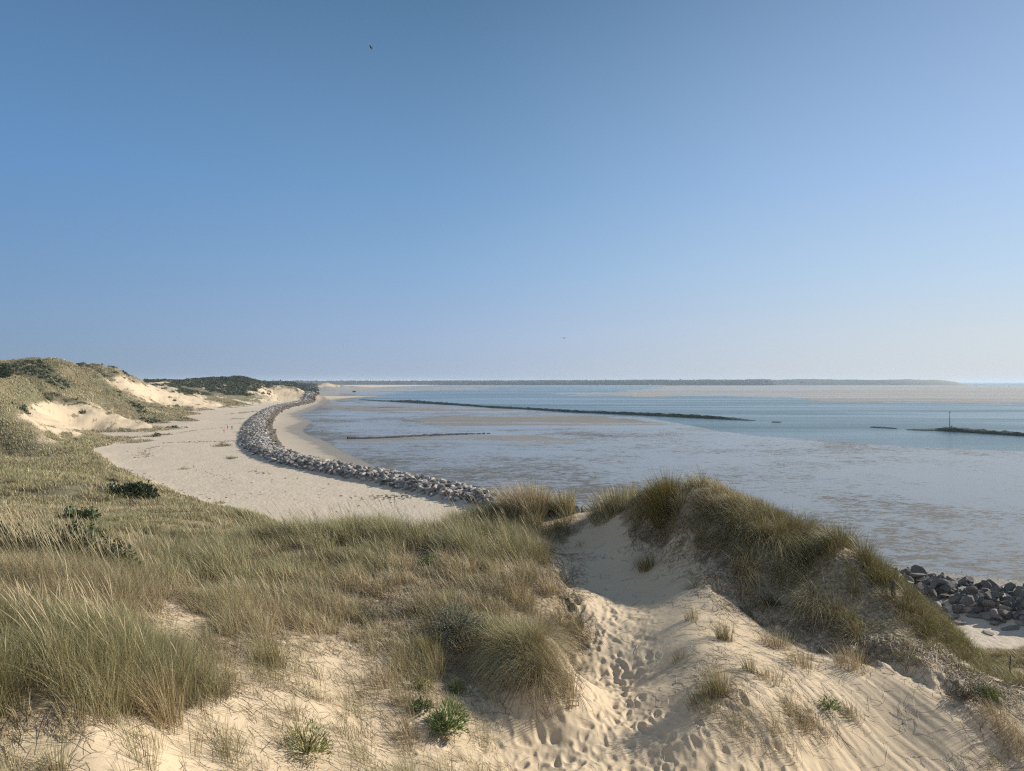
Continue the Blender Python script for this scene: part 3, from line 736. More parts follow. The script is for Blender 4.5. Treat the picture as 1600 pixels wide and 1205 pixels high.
# straw and twigs lying on the sand
def lying(n, seed):
    r = np.random.default_rng(seed); yy = np.sqrt(r.uniform(6 ** 2, 22 ** 2, n * 4)); px = r.uniform(-40, 1640, n * 4); xx = (px - CX) / F * yy
    v = gfield(veg, xx, yy); ppy = gfield(PY, xx, yy)
    p_ = np.clip(v * 2.2 + .05 * (px > 1080) + .02, 0, 1) * (v < .75)
    k_ = np.nonzero(r.random(n * 4) < p_)[0][:n]; xx, yy = xx[k_], yy[k_]; n = len(k_)
    L = r.uniform(.10, .38, n); az = r.uniform(0, 2 * np.pi, n)
    c = np.array([[.17, .13, .085]]) * r.uniform(.5, 2.0, (n, 1))
    ts = 4; vs = []
    ex = np.cos(az) * L; ey = np.sin(az) * L; w = np.maximum(.004, yy / 736 * .3)
    bend = r.normal(0, .12, n) * L
    V_ = np.empty((n, 2 * ts, 3), np.float32)
    for s in range(ts):
        t = s / (ts - 1); b = 4 * t * (1 - t) * bend
        x = xx + ex * t - np.sin(az) * b; y = yy + ey * t + np.cos(az) * b; z = gz(x, y) + .012 + .03 * t * r.random(n)
        for k2, sg in ((0, -.5), (1, .5)):
            V_[:, 2 * s + k2] = np.stack([x - np.sin(az) * w * sg, y + np.cos(az) * w * sg, z + .004 * k2], -1)
    b0 = (np.arange(n) * 2 * ts)[:, None]
    q = np.concatenate([b0 + np.array([[2 * s, 2 * s + 1, 2 * s + 3, 2 * s + 2]]) for s in range(ts - 1)], 0)
    return V_.reshape(-1, 3), q, np.zeros((0, 3), int), np.repeat(c, 2 * ts, 0)
v_, q_, t_, c_ = lying(22000, 31)
tag(obj('plant_litter', np_mesh('plant_litter', v_, q_, None, colors={'tint': c_}), M_grass), kind='stuff', label='dry straw and rootlets lying on the open sand', cat='litter')

# ------------------------------------------------------------------ rocks
def ico(level):
    p = (1 + 5 ** .5) / 2
    v = [(-1,p,0),(1,p,0),(-1,-p,0),(1,-p,0),(0,-1,p),(0,1,p),(0,-1,-p),(0,1,-p),(p,0,-1),(p,0,1),(-p,0,-1),(-p,0,1)]
    f = [(0,11,5),(0,5,1),(0,1,7),(0,7,10),(0,10,11),(1,5,9),(5,11,4),(11,10,2),(10,7,6),(7,1,8),(3,9,4),(3,4,2),(3,2,6),(3,6,8),(3,8,9),(4,9,5),(2,4,11),(6,2,10),(8,6,7),(9,8,1)]
    v = [tuple(c / math.sqrt(1 + p * p) for c in q) for q in v]
    for _ in range(level):
        cache = {}; nf = []
        def mid(a, b):
            k_ = (min(a, b), max(a, b))
            if k_ not in cache:
                m_ = [(v[a][i] + v[b][i]) for i in range(3)]; l = math.sqrt(sum(c * c for c in m_)); v.append(tuple(c / l for c in m_)); cache[k_] = len(v) - 1
            return cache[k_]
        for a, b, c in f:
            x, y, z = mid(a, b), mid(b, c), mid(c, a); nf += [(a, x, z), (b, y, x), (c, z, y), (x, y, z)]
        f = nf
    return np.array(v, np.float32), np.array(f, np.int32)

def rock_shape(sv, r, nplanes=13, sharp=60):
    nrm = r.normal(size=(nplanes, 3)); nrm[0] = (.1, .1, 1); nrm[1] = (-.1, .15, -1); nrm /= np.linalg.norm(nrm, axis=1)[:, None]; dd = r.uniform(.50, .92, nplanes)
    c = sv @ nrm.T; rr = np.where(c > .15, dd[None] / np.maximum(c, .15), 9.0)
    rad = rr.min(1)
    rad = np.minimum(rad, 1.28)
    v = sv * rad[:, None] * np.array([1.0, r.uniform(.7, .95), r.uniform(.55, .8)])
    return v

ICO3 = ico(3); ICO2 = ico(2); ICO1 = ico(1)
rr_ = np.random.default_rng(77)
ROCKS = []
for i in range(14):
    v = rock_shape(ICO3[0], rr_, rr_.integers(7, 12))
    v = v + ICO3[0] * 0.035 * fbm(v[:, 0] * 3 + v[:, 2] * 2 + i * 5, v[:, 1] * 3 - v[:, 2] * 1.5, 3, 300 + i)[:, None]
    me = np_mesh('boulder_stone', v * .5, None, ICO3[1], smooth=False); me.materials.append(M_rock)
    ROCKS.append(me)
ROCKS_D = []
for me in ROCKS: m2 = me.copy(); m2.materials.clear(); m2.materials.append(M_rock2); ROCKS_D.append(m2)
SM = [rock_shape(ICO2[0], rr_, rr_.integers(7, 11), 50) * .5 for _ in range(10)]

def rotmat(a, b, c):
    ca, sa, cb, sb, cc, sc = np.cos(a), np.sin(a), np.cos(b), np.sin(b), np.cos(c), np.sin(c)
    return np.stack([np.stack([cc * cb, cc * sb * sa - sc * ca, cc * sb * ca + sc * sa], -1), np.stack([sc * cb, sc * sb * sa + cc * ca, sc * sb * ca - cc * sa], -1), np.stack([-sb, cb * sa, cb * ca], -1)], -2)

def bank_samples():
    pts = np.array(bank); seg = np.hypot(*(pts[1:] - pts[:-1]).T); cum = np.r_[0, np.cumsum(seg)]
    out = []; s = 0.0
    while s < cum[-1] - 12:
        k_ = min(np.searchsorted(cum, s, 'right') - 1, len(seg) - 1); t = (s - cum[k_]) / seg[k_]
        p = pts[k_] * (1 - t) + pts[k_ + 1] * t; dr = (pts[k_ + 1] - pts[k_]) / seg[k_]
        # smoothed direction near the corners
        base_s = float(np.interp(p[1], [60, 130, 300, 700], [1.25, .95, 1.0, 1.4]))
        right = p[0] > 20
        if right: base_s = 1.22
        row = base_s * (.44 if right else .62); half = (6.6 if p[1] < 330 else 6.0) if p[1] > 230 else (5.6 if p[0] > 20 else 5.4)
        o = -half
        while o < half:
            sz = base_s * float(rr_.uniform(.6, 1.45)); 
            jx_, jy_ = rr_.normal(0, .25 * base_s, 2)
            x = p[0] - dr[1] * o + jx_; y = p[1] + dr[0] * o + jy_
            if abs(o) < half - rr_.random() * 1.4: out.append((x, y, sz, o, 0))
            if abs(o) < 4.5 and rr_.random() < .45: out.append((x + rr_.normal(0, .3), y + rr_.normal(0, .3), sz * .9, o, 1))
            o += sz * .72
        s += row
    return np.array(out)
bs = bank_samples()
bx, by, bsz, bo, lay = bs.T
zb = gz(bx, by); bz_ = zb + bsz * .16 + lay * bsz * .45
bpx = bx / by * F + CX
hid = gfield(hidden, bx, by)
inview = (bpx > -10) & (bpx < 1612) & (hid < 1.2)
scr_size = bsz / by * inview * (0.6 + .4 * lay + .3 * rr_.random(len(bx)))
order = np.argsort(-scr_size); chosen = order[:290]
cset = np.zeros(len(bx), bool); cset[chosen] = True
LOG('rocks', len(bx), 'right', int((cset & (bx > 20)).sum()))
for i in chosen:
    right = bx[i] > 20
    o = obj('boulder', (ROCKS_D if right else ROCKS)[int(rr_.integers(0, len(ROCKS)))])
    o.location = (bx[i], by[i], bz_[i]); o.rotation_euler = tuple(rr_.uniform(0, 6.28, 3) * (.16, .16, 1)); s_ = bsz[i] * (0.86 if right else 1.0) * (1.0 if rr_.random() > .35 else .75)
    o.scale = (s_, s_, s_)
    if right: o.location.z -= .15
    if right: tag(o, 'grey angular boulder heaped in the rock bank beyond the right end of the dune', 'boulder', 'boulders of the rock bank at the right')
    else: tag(o, 'grey boulder in the nearest stretch of the long curving rock bank behind the sandy beach', 'boulder', 'boulders of the curving rock bank')
# all the others as one mass
def rock_mass(name, x, y, z, s, tint, mat, label, cat, flat=1.0):
    n = len(x); vs = []; fs = []; cs = []; o = 0
    var = rr_.integers(0, len(SM), n); R = rotmat(rr_.uniform(-.4, .4, n), rr_.uniform(-.4, .4, n), rr_.uniform(0, 6.28, n))
    for k_ in range(len(SM)):
        idx = np.nonzero(var == k_)[0]
        if not len(idx): continue
        v = np.einsum('nij,vj->nvi', R[idx], SM[k_]) * s[idx, None, None] * np.array([1, 1, flat]) + np.stack([x[idx], y[idx], z[idx]], -1)[:, None, :]
        m_ = SM[k_].shape[0]; vs.append(v.reshape(-1, 3)); fs.append((ICO2[1][None] + (np.arange(len(idx)) * m_)[:, None, None]).reshape(-1, 3) + o)
        cs.append(np.repeat(tint[idx], m_, 0)); o += len(idx) * m_
    me = np_mesh(name, np.concatenate(vs), None, np.concatenate(fs), smooth=False, colors={'tint': np.concatenate(cs)})
    return tag(obj(name, me, mat), label, cat, None, 'stuff')
rest = (~cset) & ((hid < 3.0) | (rr_.random(len(bx)) < .3))
xr, yr, zr, sr, orr = bx[rest], by[rest], bz_[rest], bsz[rest], bo[rest]; n = len(xr)
g = (.11 + .40 * rr_.random(n) ** 1.3)[:, None] * np.array([[1.0, .92, .80]]) * (1 + rr_.normal(0, .02, (n, 3)))
seaside = 1 - sstep(1.2, 3.4, dist_poly(xr, yr, wl) * 0 + np.where(gfield(seaward.astype(np.float32), xr, yr) > .5, np.abs(orr) * -1 + 5.2, 6))
g = np.where((seaside[:, None] > .5), g * .38 * np.array([[1.0, .86, .66]]), g)
pink = rr_.random(n) < .15; g[pink] *= np.array([1.08, .95, .88])
rock_mass('riprap_rubble', xr, yr, zr, sr * 1.18, g, M_rocks, 'thousands of grey stones of the long curving rock bank', 'rubble')
# pebbly strip between the right-hand bank and the flats, and stones strewn landward
n = 1500; px = rr_.uniform(1380, 1640, n); t_ = rr_.random(n)
y0_ = np.interp(px, [1380, 1640], [90, 80]); yy = y0_ - 6 + rr_.normal(0, 2.0, n); xx = (px - CX) / F * yy
g = rr_.uniform(.10, .34, n)[:, None] * np.array([[1, .94, .86]])
rock_mass('shore_pebbles', xx, yy, gz(xx, yy), rr_.uniform(.12, .45, n), g, M_rocks, 'small stones along the water edge behind the right bank', 'pebbles', .6)
for k_, (px, py, s_) in enumerate([(1487,966,1.5),(1500,975,1.0),(1523,963,1.1),(1556,972,1.2),(1470,972,.8),(1580,984,1.4),(1545,990,.9),(1598,975,1.1)]):
    x, y, z = seat(px, py, 30, 90)
    o = obj('boulder', ROCKS[k_]); o.location = (x, y, z + .05); o.rotation_euler = (0, 0, k_ * 1.3); o.scale = (s_, s_ * .8, s_ * .55)
    tag(o, 'low pale stone half sunk in the sand in front of the right rock bank', 'boulder', 'half buried stones in front of the right rock bank')

# ------------------------------------------------------------------ walls and reefs on the flats
def ridge(name, pts, hts, width, mat, label, cat, seed, n=420, group=None):
    """long low heap of stones following pixels on the flats"""
    w_ = [ground_pt(a, b, -2.5) for a, b in pts]; w_ = np.array(w_)
    cum = np.r_[0, np.cumsum(np.hypot(*(w_[1:] - w_[:-1]).T))]; s = np.linspace(0, cum[-1], n)
    x = np.interp(s, cum, w_[:, 0]); y = np.interp(s, cum, w_[:, 1]); h = np.interp(s, cum, hts)
    dx = np.gradient(x); dy = np.gradient(y); l = np.hypot(dx, dy); nx, ny_ = -dy / l, dx / l
    prof = [(-1, -.5), (-.8, .25), (-.5, .72), (-.2, .95), (.2, 1.0), (.5, .75), (.8, .25), (1, -.5)]
    G = np.zeros((n, len(prof), 3), np.float32)
    for k_, (a, b) in enumerate(prof):
        wob = fbm(s / (width * .5), np.full(n, k_ * 1.7), 4, seed)
        hh = h * b * (1 + .45 * wob) if b > 0 else np.full(n, b)
        G[:, k_, 0] = x + nx * a * width / 2 * (1 + .2 * wob); G[:, k_, 1] = y + ny_ * a * width / 2 * (1 + .2 * wob); G[:, k_, 2] = -2.5 + hh
    m_ = len(prof); a_, b_ = np.meshgrid(np.arange(n - 1), np.arange(m_ - 1), indexing='ij'); b0 = (a_ * m_ + b_).ravel()
    q = np.stack([b0, b0 + 1, b0 + m_ + 1, b0 + m_], -1)
    caps = [np.array([[0, 1, 6, 7], [1, 2, 5, 6], [2, 3, 4, 5]]), np.array([[0, 7, 6, 1], [1, 6, 5, 2], [2, 5, 4, 3]]) + (n - 1) * m_]
    o = obj(name, np_mesh(name, G.reshape(-1, 3), np.concatenate([q] + caps), smooth=False), mat)
    return tag(o, label, cat, group)
ridge('stone_wall', [(562,624.6),(600,627.5),(640,629),(700,632.5),(760,637),(830,640),(900,644.5),(1000,648.5),(1080,652.5),(1140,655.5),(1176,657.5)], [.5,1.2,2.6,1.9,1.7,1.5,1.5,1.7,1.9,1.2,.3], 7.5, M_weed,
      'long low training wall dark green with seaweed, running across the bay between channel and flats', 'sea wall', 401, 900)
ridge('stone_wall', [(1418,671.5),(1440,672.3),(1462,672.6),(1480,673.5),(1500,674.5),(1540,677),(1600,681),(1760,694)], [.35,.6,.8,1.7,1.9,1.5,1.3,1.1], 7, M_weed,
      'dark weedy end of the training wall with a tall pole on it, cut by the right edge of the picture', 'sea wall', 402, 420)
ridge('rock_reef', [(1361,668),(1375,668.6),(1388,669.4),(1402,670)], [.45,.55,.5,.3], 4, M_weed2, 'short row of dark stones in the water left of the wall with the pole', 'reef', 403, 60)
ridge('rock_reef', [(1207,659.8),(1220,660.3)], [.5,.4], 4, M_weed2, 'single dark rock hump in the channel just right of the long weedy wall', 'reef', 404, 24)
ridge('rock_reef', [(543,687.5),(560,687),(590,686.2),(620,685),(650,683),(690,681),(720,679.6),(765,678.3)], [1.2,.85,.8,.85,.9,.8,.7,.2], 4.2, M_weed2,
      'thin broken line of brown stones lying on the near mudflat left of centre', 'reef', 405, 300)
ridge('rock_reef', [(562,638.5),(585,638),(605,637.4),(640,637.2)], [.3,.5,.7,.25], 4, M_weed2, 'thin dark stone line on the sandbank behind the brown stone line', 'reef', 406, 120)
ridge('rock_reef', [(535,639.3),(545,639),(554,638.8)], [.3,.5,.3], 4, M_weed2, 'tiny dark stone streak on the sandbank close to the beach spit', 'reef', 407, 40)
ridge('rock_reef', [(552,630),(561,630.2),(571,630.4)], [.3,.6,.4], 5, M_weed2, 'small dark streak of stones at the left start of the weedy wall', 'reef', 408, 40)
ridge('rock_reef', [(466,620),(478,619.2),(490,619.6)], [.9,1.3,.8], 7, M_weed2, 'dark low stone line at the inner shore beside the end of the rock bank', 'reef', 409, 40)
# loose weedy stones on the heaps
def strew(px0, py0, px1, py1, n, smin, smax, name, label):
    t_ = rr_.random(n); px = px0 + (px1 - px0) * t_; py = py0 + (py1 - py0) * t_
    y = (CZ + 2.5) * F / (py - HY) + rr_.normal(0, 1.1, n); x = (px - CX) / F * y; s_ = rr_.uniform(smin, smax, n)
    g = rr_.uniform(.025, .075, n)[:, None] * np.array([[1, .92, .75]])
    rock_mass(name, x, y, -2.45 + s_ * .3, s_, g, M_rocks, label, 'rubble')
strew(545, 687.3, 765, 678.4, 330, .4, 1.0, 'reef_rubble', 'loose brown stones along the thin stone line on the mudflat')

# blockhouse far out on the flats
def box_mesh(name, sx, sy, sz, bev=.12):
    import bmesh
    bm = bmesh.new(); bmesh.ops.create_cube(bm, size=1)
    bmesh.ops.scale(bm, vec=(sx, sy, sz), verts=bm.verts); bmesh.ops.bevel(bm, geom=bm.edges[:], offset=bev, segments=2, affect='EDGES')
    me = bpy.data.meshes.new(name); bm.to_mesh(me); bm.free(); return me
x, y = ground_pt(553, 614, -2.5)
bk = bpy.data.objects.new('bunker', None); link(bk); bk.location = (x, y, -2.5); bk.rotation_euler = (.10, .14, .4)
tag(bk, 'small dark tilted concrete bunker far out on the wet flats below the far sand cliff', 'bunker')
obj('wall', box_mesh('wall', 6.0, 5, 3.6, .3), M_dark, bk, (0, 0, 1.5)); obj('roof', box_mesh('roof', 7.0, 6, .9, .25), M_dark, bk, (0, 0, 3.7)); obj('buttress', box_mesh('buttress', 1.6, 4.0, 1.8, .3), M_dark, bk, (4.0, 0, .6))

# ------------------------------------------------------------------ tubes, poles, posts
def tube(pts, rad, sides=8):
    pts = np.array(pts, float); n = len(pts); rad = np.broadcast_to(rad, n); vs = []
    for i in range(n):
        d_ = pts[min(i + 1, n - 1)] - pts[max(i - 1, 0)]; d_ /= np.linalg.norm(d_) + 1e-9
        a = np.cross(d_, (0.3, .9, .1)); a /= np.linalg.norm(a); b = np.cross(d_, a)
        for k_ in range(sides):
            th = 2 * math.pi * k_ / sides; vs.append(pts[i] + rad[i] * (a * math.cos(th) + b * math.sin(th)))
    vs.append(pts[0]); vs.append(pts[-1])
    q = [[i * sides + k_, i * sides + (k_ + 1) % sides, (i + 1) * sides + (k_ + 1) % sides, (i + 1) * sides + k_] for i in range(n - 1) for k_ in range(sides)]
    tr = [[n * sides, (k_ + 1) % sides, k_] for k_ in range(sides)] + [[n * sides + 1, (n - 1) * sides + k_, (n - 1) * sides + (k_ + 1) % sides] for k_ in range(sides)]
    return np.array(vs, np.float32), np.array(q), np.array(tr)
x, y = ground_pt(1484, 672.9, -2.5)
pl = bpy.data.objects.new('marker_pole', None); link(pl); pl.location = (x, y, -1.2)
tag(pl, 'tall thin dark marker pole standing on the weedy wall at the right', 'pole')
v, q, t_ = tube([(0, 0, 0), (0, 0, 3), (.02, 0, 7.3)], [.16, .14, .11]); obj('post', np_mesh('post', v, q, t_), M_dark, pl)
v, q, t_ = tube([(0, 0, 6.9), (0, 0, 7.6)], [.2, .2]); obj('topmark', np_mesh('topmark', v, q, t_), M_dark, pl)
v, q, t_ = tube([(.9, 0, 0), (.9, 0, .7), (1.3, 0, .9)], [.35, .3, .1]); obj('footing', np_mesh('footing', v, q, t_), M_dark, pl)
def post(px, py, y0, y1, r, h, label):
    x, y, z = seat(px, py, y0, y1)
    pts = [(0, 0, -.3), (0.01, 0, 0), (-.005, .01, h * .5), (.012, 0, h * .93), (.02, .006, h)]
    v, q, t_ = tube(pts, [r, r, r * .96, r * .93, r * .7], 10)
    v = v + .12 * r * fbm(v[:, 0] * 60 + v[:, 2] * 9, v[:, 1] * 60, 2, int(px))[:, None]
    o = obj('wooden_post', np_mesh('wooden_post', v, q, t_, smooth=False), M_wood); o.location = (x, y, z); o.rotation_euler = (.05, -.06, 0)
    tag(o, label, 'post')
post(1396, 932, 12, 22, .050, .36, 'weathered grey wooden post stub poking out of the grass on the right dune slope')
post(1579, 1040, 12, 22, .012, .50, 'thin dark stake standing in the grass at the right edge of the picture')

# ------------------------------------------------------------------ people
def ramp_mat(name, stops):
    m, nt = new_mat(name); t = NT(nt); z = t.n('ShaderNodeSeparateXYZ', inp={0: t.n('ShaderNodeTexCoord').outputs['Object']}).outputs[2]
    r = t.n('ShaderNodeValToRGB'); nt.links.new(t.n('ShaderNodeMapRange', inp={'Value': z, 'From Min': 0, 'From Max': 2.0}).outputs[0], r.inputs[0])
    r.color_ramp.interpolation = 'CONSTANT'; e = r.color_ramp.elements
    e[0].position = 0; e[0].color = (*stops[0][1], 1); e[1].position = stops[1][0] / 2; e[1].color = (*stops[1][1], 1)
    for h, c in stops[2:]: q = e.new(h / 2); q.color = (*c, 1)
    t.out(t.pbsdf(r.outputs[0], .8, None, .3)); return m
def person(px, py, label, mat, step, h=1.72, face=0, hair=(.05, .035, .025)):
    x, y, z = seat(px, py, 150, 400)
    k_ = h / 1.72
    J = {'pel': (0, 0, .93), 'spn': (0, .01, 1.12), 'cst': (0, .02, 1.32), 'nck': (0, .01, 1.47), 'hd1': (0, -.015, 1.56), 'hd2': (0, -.02, 1.64),
         'hl': (.10, 0, .88), 'kl': (.11, -.10 * step, .48), 'al': (.11, -.16 * step + .02, .09), 'fl': (.12, -.32 * step - .10, .035),
         'hr': (-.10, 0, .88), 'kr': (-.11, .02 * step, .49), 'ar': (-.11, .24 * step + .02, .11), 'fr': (-.12, .12 * step - .10, .04),
         'sl': (.17, .01, 1.40), 'el': (.24, .08 * step, 1.14), 'wl': (.25, -.04 - .10 * step, .90), 'gl': (.25, -.07 - .12 * step, .81),
         'sr': (-.17, .01, 1.40), 'er': (-.24, -.05 * step, 1.14), 'wr': (-.25, -.12 - .10 * step, .92), 'gr': (-.25, -.15 - .12 * step, .83)}
    R = {'pel': .145, 'spn': .125, 'cst': .150, 'nck': .058, 'hd1': .085, 'hd2': .092, 'hl': .092, 'kl': .06, 'al': .042, 'fl': .04, 'hr': .092, 'kr': .06, 'ar': .042, 'fr': .04,
         'sl': .062, 'el': .043, 'wl': .03, 'gl': .035, 'sr': .062, 'er': .043, 'wr': .03, 'gr': .035}
    E = ['pel spn', 'spn cst', 'cst nck', 'nck hd1', 'hd1 hd2', 'pel hl', 'hl kl', 'kl al', 'al fl', 'pel hr', 'hr kr', 'kr ar', 'ar fr', 'cst sl', 'sl el', 'el wl', 'wl gl', 'cst sr', 'sr er', 'er wr', 'wr gr']
    ks = list(J); me = bpy.data.meshes.new('person'); me.from_pydata([tuple(c * k_ for c in J[k2]) for k2 in ks], [tuple(ks.index(a) for a in e.split()) for e in E], [])
    o = bpy.data.objects.new('person', me); link(o); me.materials.append(mat)
    sk = o.modifiers.new('skin', 'SKIN'); sk.use_smooth_shade = True
    for i, k2 in enumerate(ks):
        sv = me.skin_vertices[0].data[i]; sv.radius = (R[k2] * k_ * (1.25 if k2 in ('cst', 'pel') else 1), R[k2] * k_ * .85); sv.use_root = (i == 0)
    ss = o.modifiers.new('subdivision', 'SUBSURF'); ss.levels = 2; ss.render_levels = 2
    o.location = (x, y, z); o.rotation_euler = (0, 0, face)
    v, f = ico(2); v = v * np.array([.088, .105, .10]) * k_ + np.array([0, .012, 1.665 * k_]); v = v[:, :]
    keep = [t3 for t3 in f if np.mean(v[t3, 2]) > 1.645 * k_ or np.mean(v[t3, 1]) > .03]
    hm = obj('hair', np_mesh('hair', v, None, np.array(keep)), plain('hair', hair, .7), o)
    tag(o, label, 'person'); return o
SK = (.42, .27, .19)
person(350.0, 677.4, 'person in a red top with bare legs walking alone on the beach', ramp_mat('red_clothes', [(0, (.05, .04, .04)), (.08, SK), (.50, (.50, .05, .06)), (1.42, SK)]), 1.0, 1.60, 2.6)
person(355.6, 671.4, 'person in grey brown clothes walking on the beach, left of the pair', ramp_mat('grey_clothes', [(0, (.05, .04, .04)), (.08, (.10, .095, .085)), (.95, (.17, .15, .13)), (1.46, SK)]), .8, 1.70, .5)
person(362.4, 671.8, 'person in black clothes walking on the beach, right of the pair', ramp_mat('black_clothes', [(0, (.02, .02, .02)), (.08, (.015, .015, .018)), (.95, (.02, .02, .024)), (1.48, SK)]), .5, 1.76, .3)

# ------------------------------------------------------------------ gulls
M_gullw = plain('gull_white', (.75, .76, .78), .6, 6, .08); M_gulld = plain('gull_shadow_grey', (.10, .10, .11), .6, 6, .2)
def gull(px, py, Yd, yaw, roll, label, dark=False, span=1.3, flap=.25):
    x = (px - CX) / F * Yd; z = CZ + (HY - py) / F * Yd; m = M_gulld if dark else M_gullw
    o = bpy.data.objects.new('gull', None); link(o); o.location = (x, Yd, z); o.rotation_euler = (roll, 0, yaw)
    v, q, t_ = tube([(0, -.27, .0), (0, -.22, .02), (0, -.16, .035), (0, -.05, .0), (0, .10, -.01), (0, .22, .0), (0, .34, .01)], [.012, .035, .045, .075, .07, .04, .012], 10)
    obj('body', np_mesh('body', v, q, t_), m, o)
    v = np.array([(-.03, .25, 0), (.03, .25, 0), (.10, .42, .01), (0, .44, .012), (-.10, .42, .01), (0, .3, .02)], np.float32)
    obj('tail', np_mesh('tail', v, None, np.array([[0, 1, 5], [1, 2, 5], [2, 3, 5], [3, 4, 5], [4, 0, 5]])), m, o)
    for sd in (-1, 1):
        P_ = []
        for s, ch, sw in ((.04, .20, 0), (.25, .19, -.06), (.5, .15, -.02), (.8, .09, .08), (1.0, .015, .20)):
            zz = flap * math.sin(min(s * 2.2, 1.57)) * .5 * span - flap * .25 * span * s * s
            xx_ = sd * s * span / 2
            for c_, th_ in ((-.4, .0), (0, .018), (.6, 0), (0, -.008)): P_.append((xx_, c_ * ch + sw - .04, zz + th_ * (1.1 - s)))
        q = [[i * 4 + k2, i * 4 + (k2 + 1) % 4, (i + 1) * 4 + (k2 + 1) % 4, (i + 1) * 4 + k2] for i in range(4) for k2 in range(4)] + [[0, 1, 2, 3], [16, 19, 18, 17]]
        obj('wing', np_mesh('wing', np.array(P_), np.array(q)), m, o)
    tag(o, label, 'gull')
gull(579.5, 74, 62, 1.2, 1.1, 'dark gull banking high in the sky above left of centre, topmost bird of all', True, .55, .5)
gull(690, 352.5, 130, .8, .3, 'tiny white gull alone in the blue sky left of centre', False, .8)
gull(501, 468, 190, 1.9, .2, 'faint tiny gull in the lower left sky, nearly the colour of the sky', False, .8)
gull(537, 540, 190, 1.4, .3, 'faint pale gull low in the sky over the far sand cliff', False, .9)
gull(881.5, 528.5, 105, .15, .05, 'dark gull gliding with spread wings low in the sky near the centre', True, 1.25, .12)
gull(569.5, 592, 260, .6, .2, 'white gull just above the skyline of the far shore left of centre', False, 1.2)
gull(1253.5, 597.5, 150, 2.2, .75, 'white gull flying diagonally in front of the far shore at the right', False, 1.45, .1)

# ------------------------------------------------------------------ shrubs and herbs
def leafy(name, loc, rx, ry, rz, n, ll, lw, cols, label, cat, seed, up=.3, stems=9, lean=(0, 0), spiky=False, group=None):
    r = np.random.default_rng(seed); o = bpy.data.objects.new(name, None); link(o); o.location = loc
    d_ = r.normal(size=(n, 3)); d_[:, 2] = np.abs(d_[:, 2]) * 1.0 - .12; d_ /= np.linalg.norm(d_, axis=1)[:, None]
    rad = r.random(n) ** .45; lump = 1 + .55 * fbm(d_[:, 0] * 2.2 + seed, d_[:, 1] * 2.2 + d_[:, 2] * 2, 3, seed)
    c = d_ * (rad * lump)[:, None] * np.array([rx, ry, rz]); c[:, 2] = np.maximum(c[:, 2], 0.02) ; c[:, 0] += lean[0] * c[:, 2]; c[:, 1] += lean[1] * c[:, 2]
    ax = d_ * np.array([1, 1, .8]) + r.normal(0, .25 if spiky else .6, (n, 3)) + np.array([0, 0, up]); ax /= np.linalg.norm(ax, axis=1)[:, None]
    sd = np.cross(ax, r.normal(size=(n, 3))); sd /= np.linalg.norm(sd, axis=1)[:, None]; nn = np.cross(ax, sd)
    L = ll * r.uniform(.6, 1.3, n)[:, None]; w_ = lw * r.uniform(.7, 1.2, n)[:, None]
    vs = np.stack([c, c + ax * L * .45 + sd * w_ * .5 + nn * w_ * .12, c + ax * L - nn * L * .12, c + ax * L * .45 - sd * w_ * .5 + nn * w_ * .12, c + ax * L * .5 - nn * w_ * .06], 1).reshape(-1, 3)
    b = (np.arange(n) * 5)[:, None]; tr = np.concatenate([b + np.array([[0, 1, 4]]), b + np.array([[1, 2, 4]]), b + np.array([[2, 3, 4]]), b + np.array([[3, 0, 4]])])
    col = np.array(cols)[r.integers(0, len(cols), n)] * r.uniform(.7, 1.35, (n, 1)); dd_ = r.random(n) < .06; col[dd_] = np.array([.26, .20, .11]) * r.uniform(.7, 1.2, (int(dd_.sum()), 1))
    obj('foliage', np_mesh('foliage', vs, None, tr, smooth=False, colors={'tint': np.repeat(col, 5, 0)}), M_leaf, o)
    V_, Q_, T_ = [], [], []; of = 0
    for k_ in range(stems):
        a = r.uniform(0, 6.28); s = r.uniform(.4, .85); e = np.array([rx * s * math.cos(a), ry * s * math.sin(a), rz * r.uniform(.5, .9)]); e[0] += lean[0] * e[2]
        v, q, t_ = tube([(0, 0, -.05), e * np.array([.3, .3, .45]), e * np.array([.7, .7, .8]), e], np.array([1, .8, .55, .25]) * rz * .022, 5)
        V_.append(v); Q_.append(q + of); T_.append(t_ + of); of += len(v)
    obj('stem', np_mesh('stem', np.concatenate(V_), np.concatenate(Q_), np.concatenate(T_)), M_wood, o)
    return tag(o, label, cat, group)
DG = [(.045, .062, .030), (.065, .088, .040), (.032, .046, .024), (.10, .12, .055)]
BR = [(.095, .185, .035), (.125, .22, .05), (.065, .13, .03), (.17, .20, .07)]
GG = [(.15, .175, .125), (.19, .21, .155), (.10, .125, .085)]
YG = [(.17, .20, .055), (.22, .24, .07), (.12, .15, .04), (.30, .27, .05)]
def at(px, py, y0, y1): return seat(px, py, y0, y1)
leafy('shrub', at(698, 1140, 8, 16), .28, .28, .34, 1700, .085, .013, BR, 'bright green bushy rosette on the bare sand at the foot of the centre slope', 'shrub', 1, spiky=True)
leafy('shrub', at(715, 1000, 10, 20), .62, .55, .80, 5200, .035, .018, GG, 'grey green leafy shrub on the slope left of the sandy path', 'shrub', 2)
leafy('shrub', at(752, 1000, 10, 20), .22, .2, .35, 900, .04, .02, [(.10, .16, .07), (.14, .20, .09)], 'small green herb beside the grey green shrub', 'shrub', 3)
leafy('ragwort', at(480, 1178, 7, 13), .34, .30, .36, 1900, .05, .010, YG, 'yellowish green ragwort clump at the bottom left of centre', 'plant', 4, spiky=True)
leafy('ragwort', at(656, 1078, 9, 15), .17, .16, .26, 420, .05, .014, YG, 'small yellow green herb just above the bright green rosette, left one', 'plant', 5)
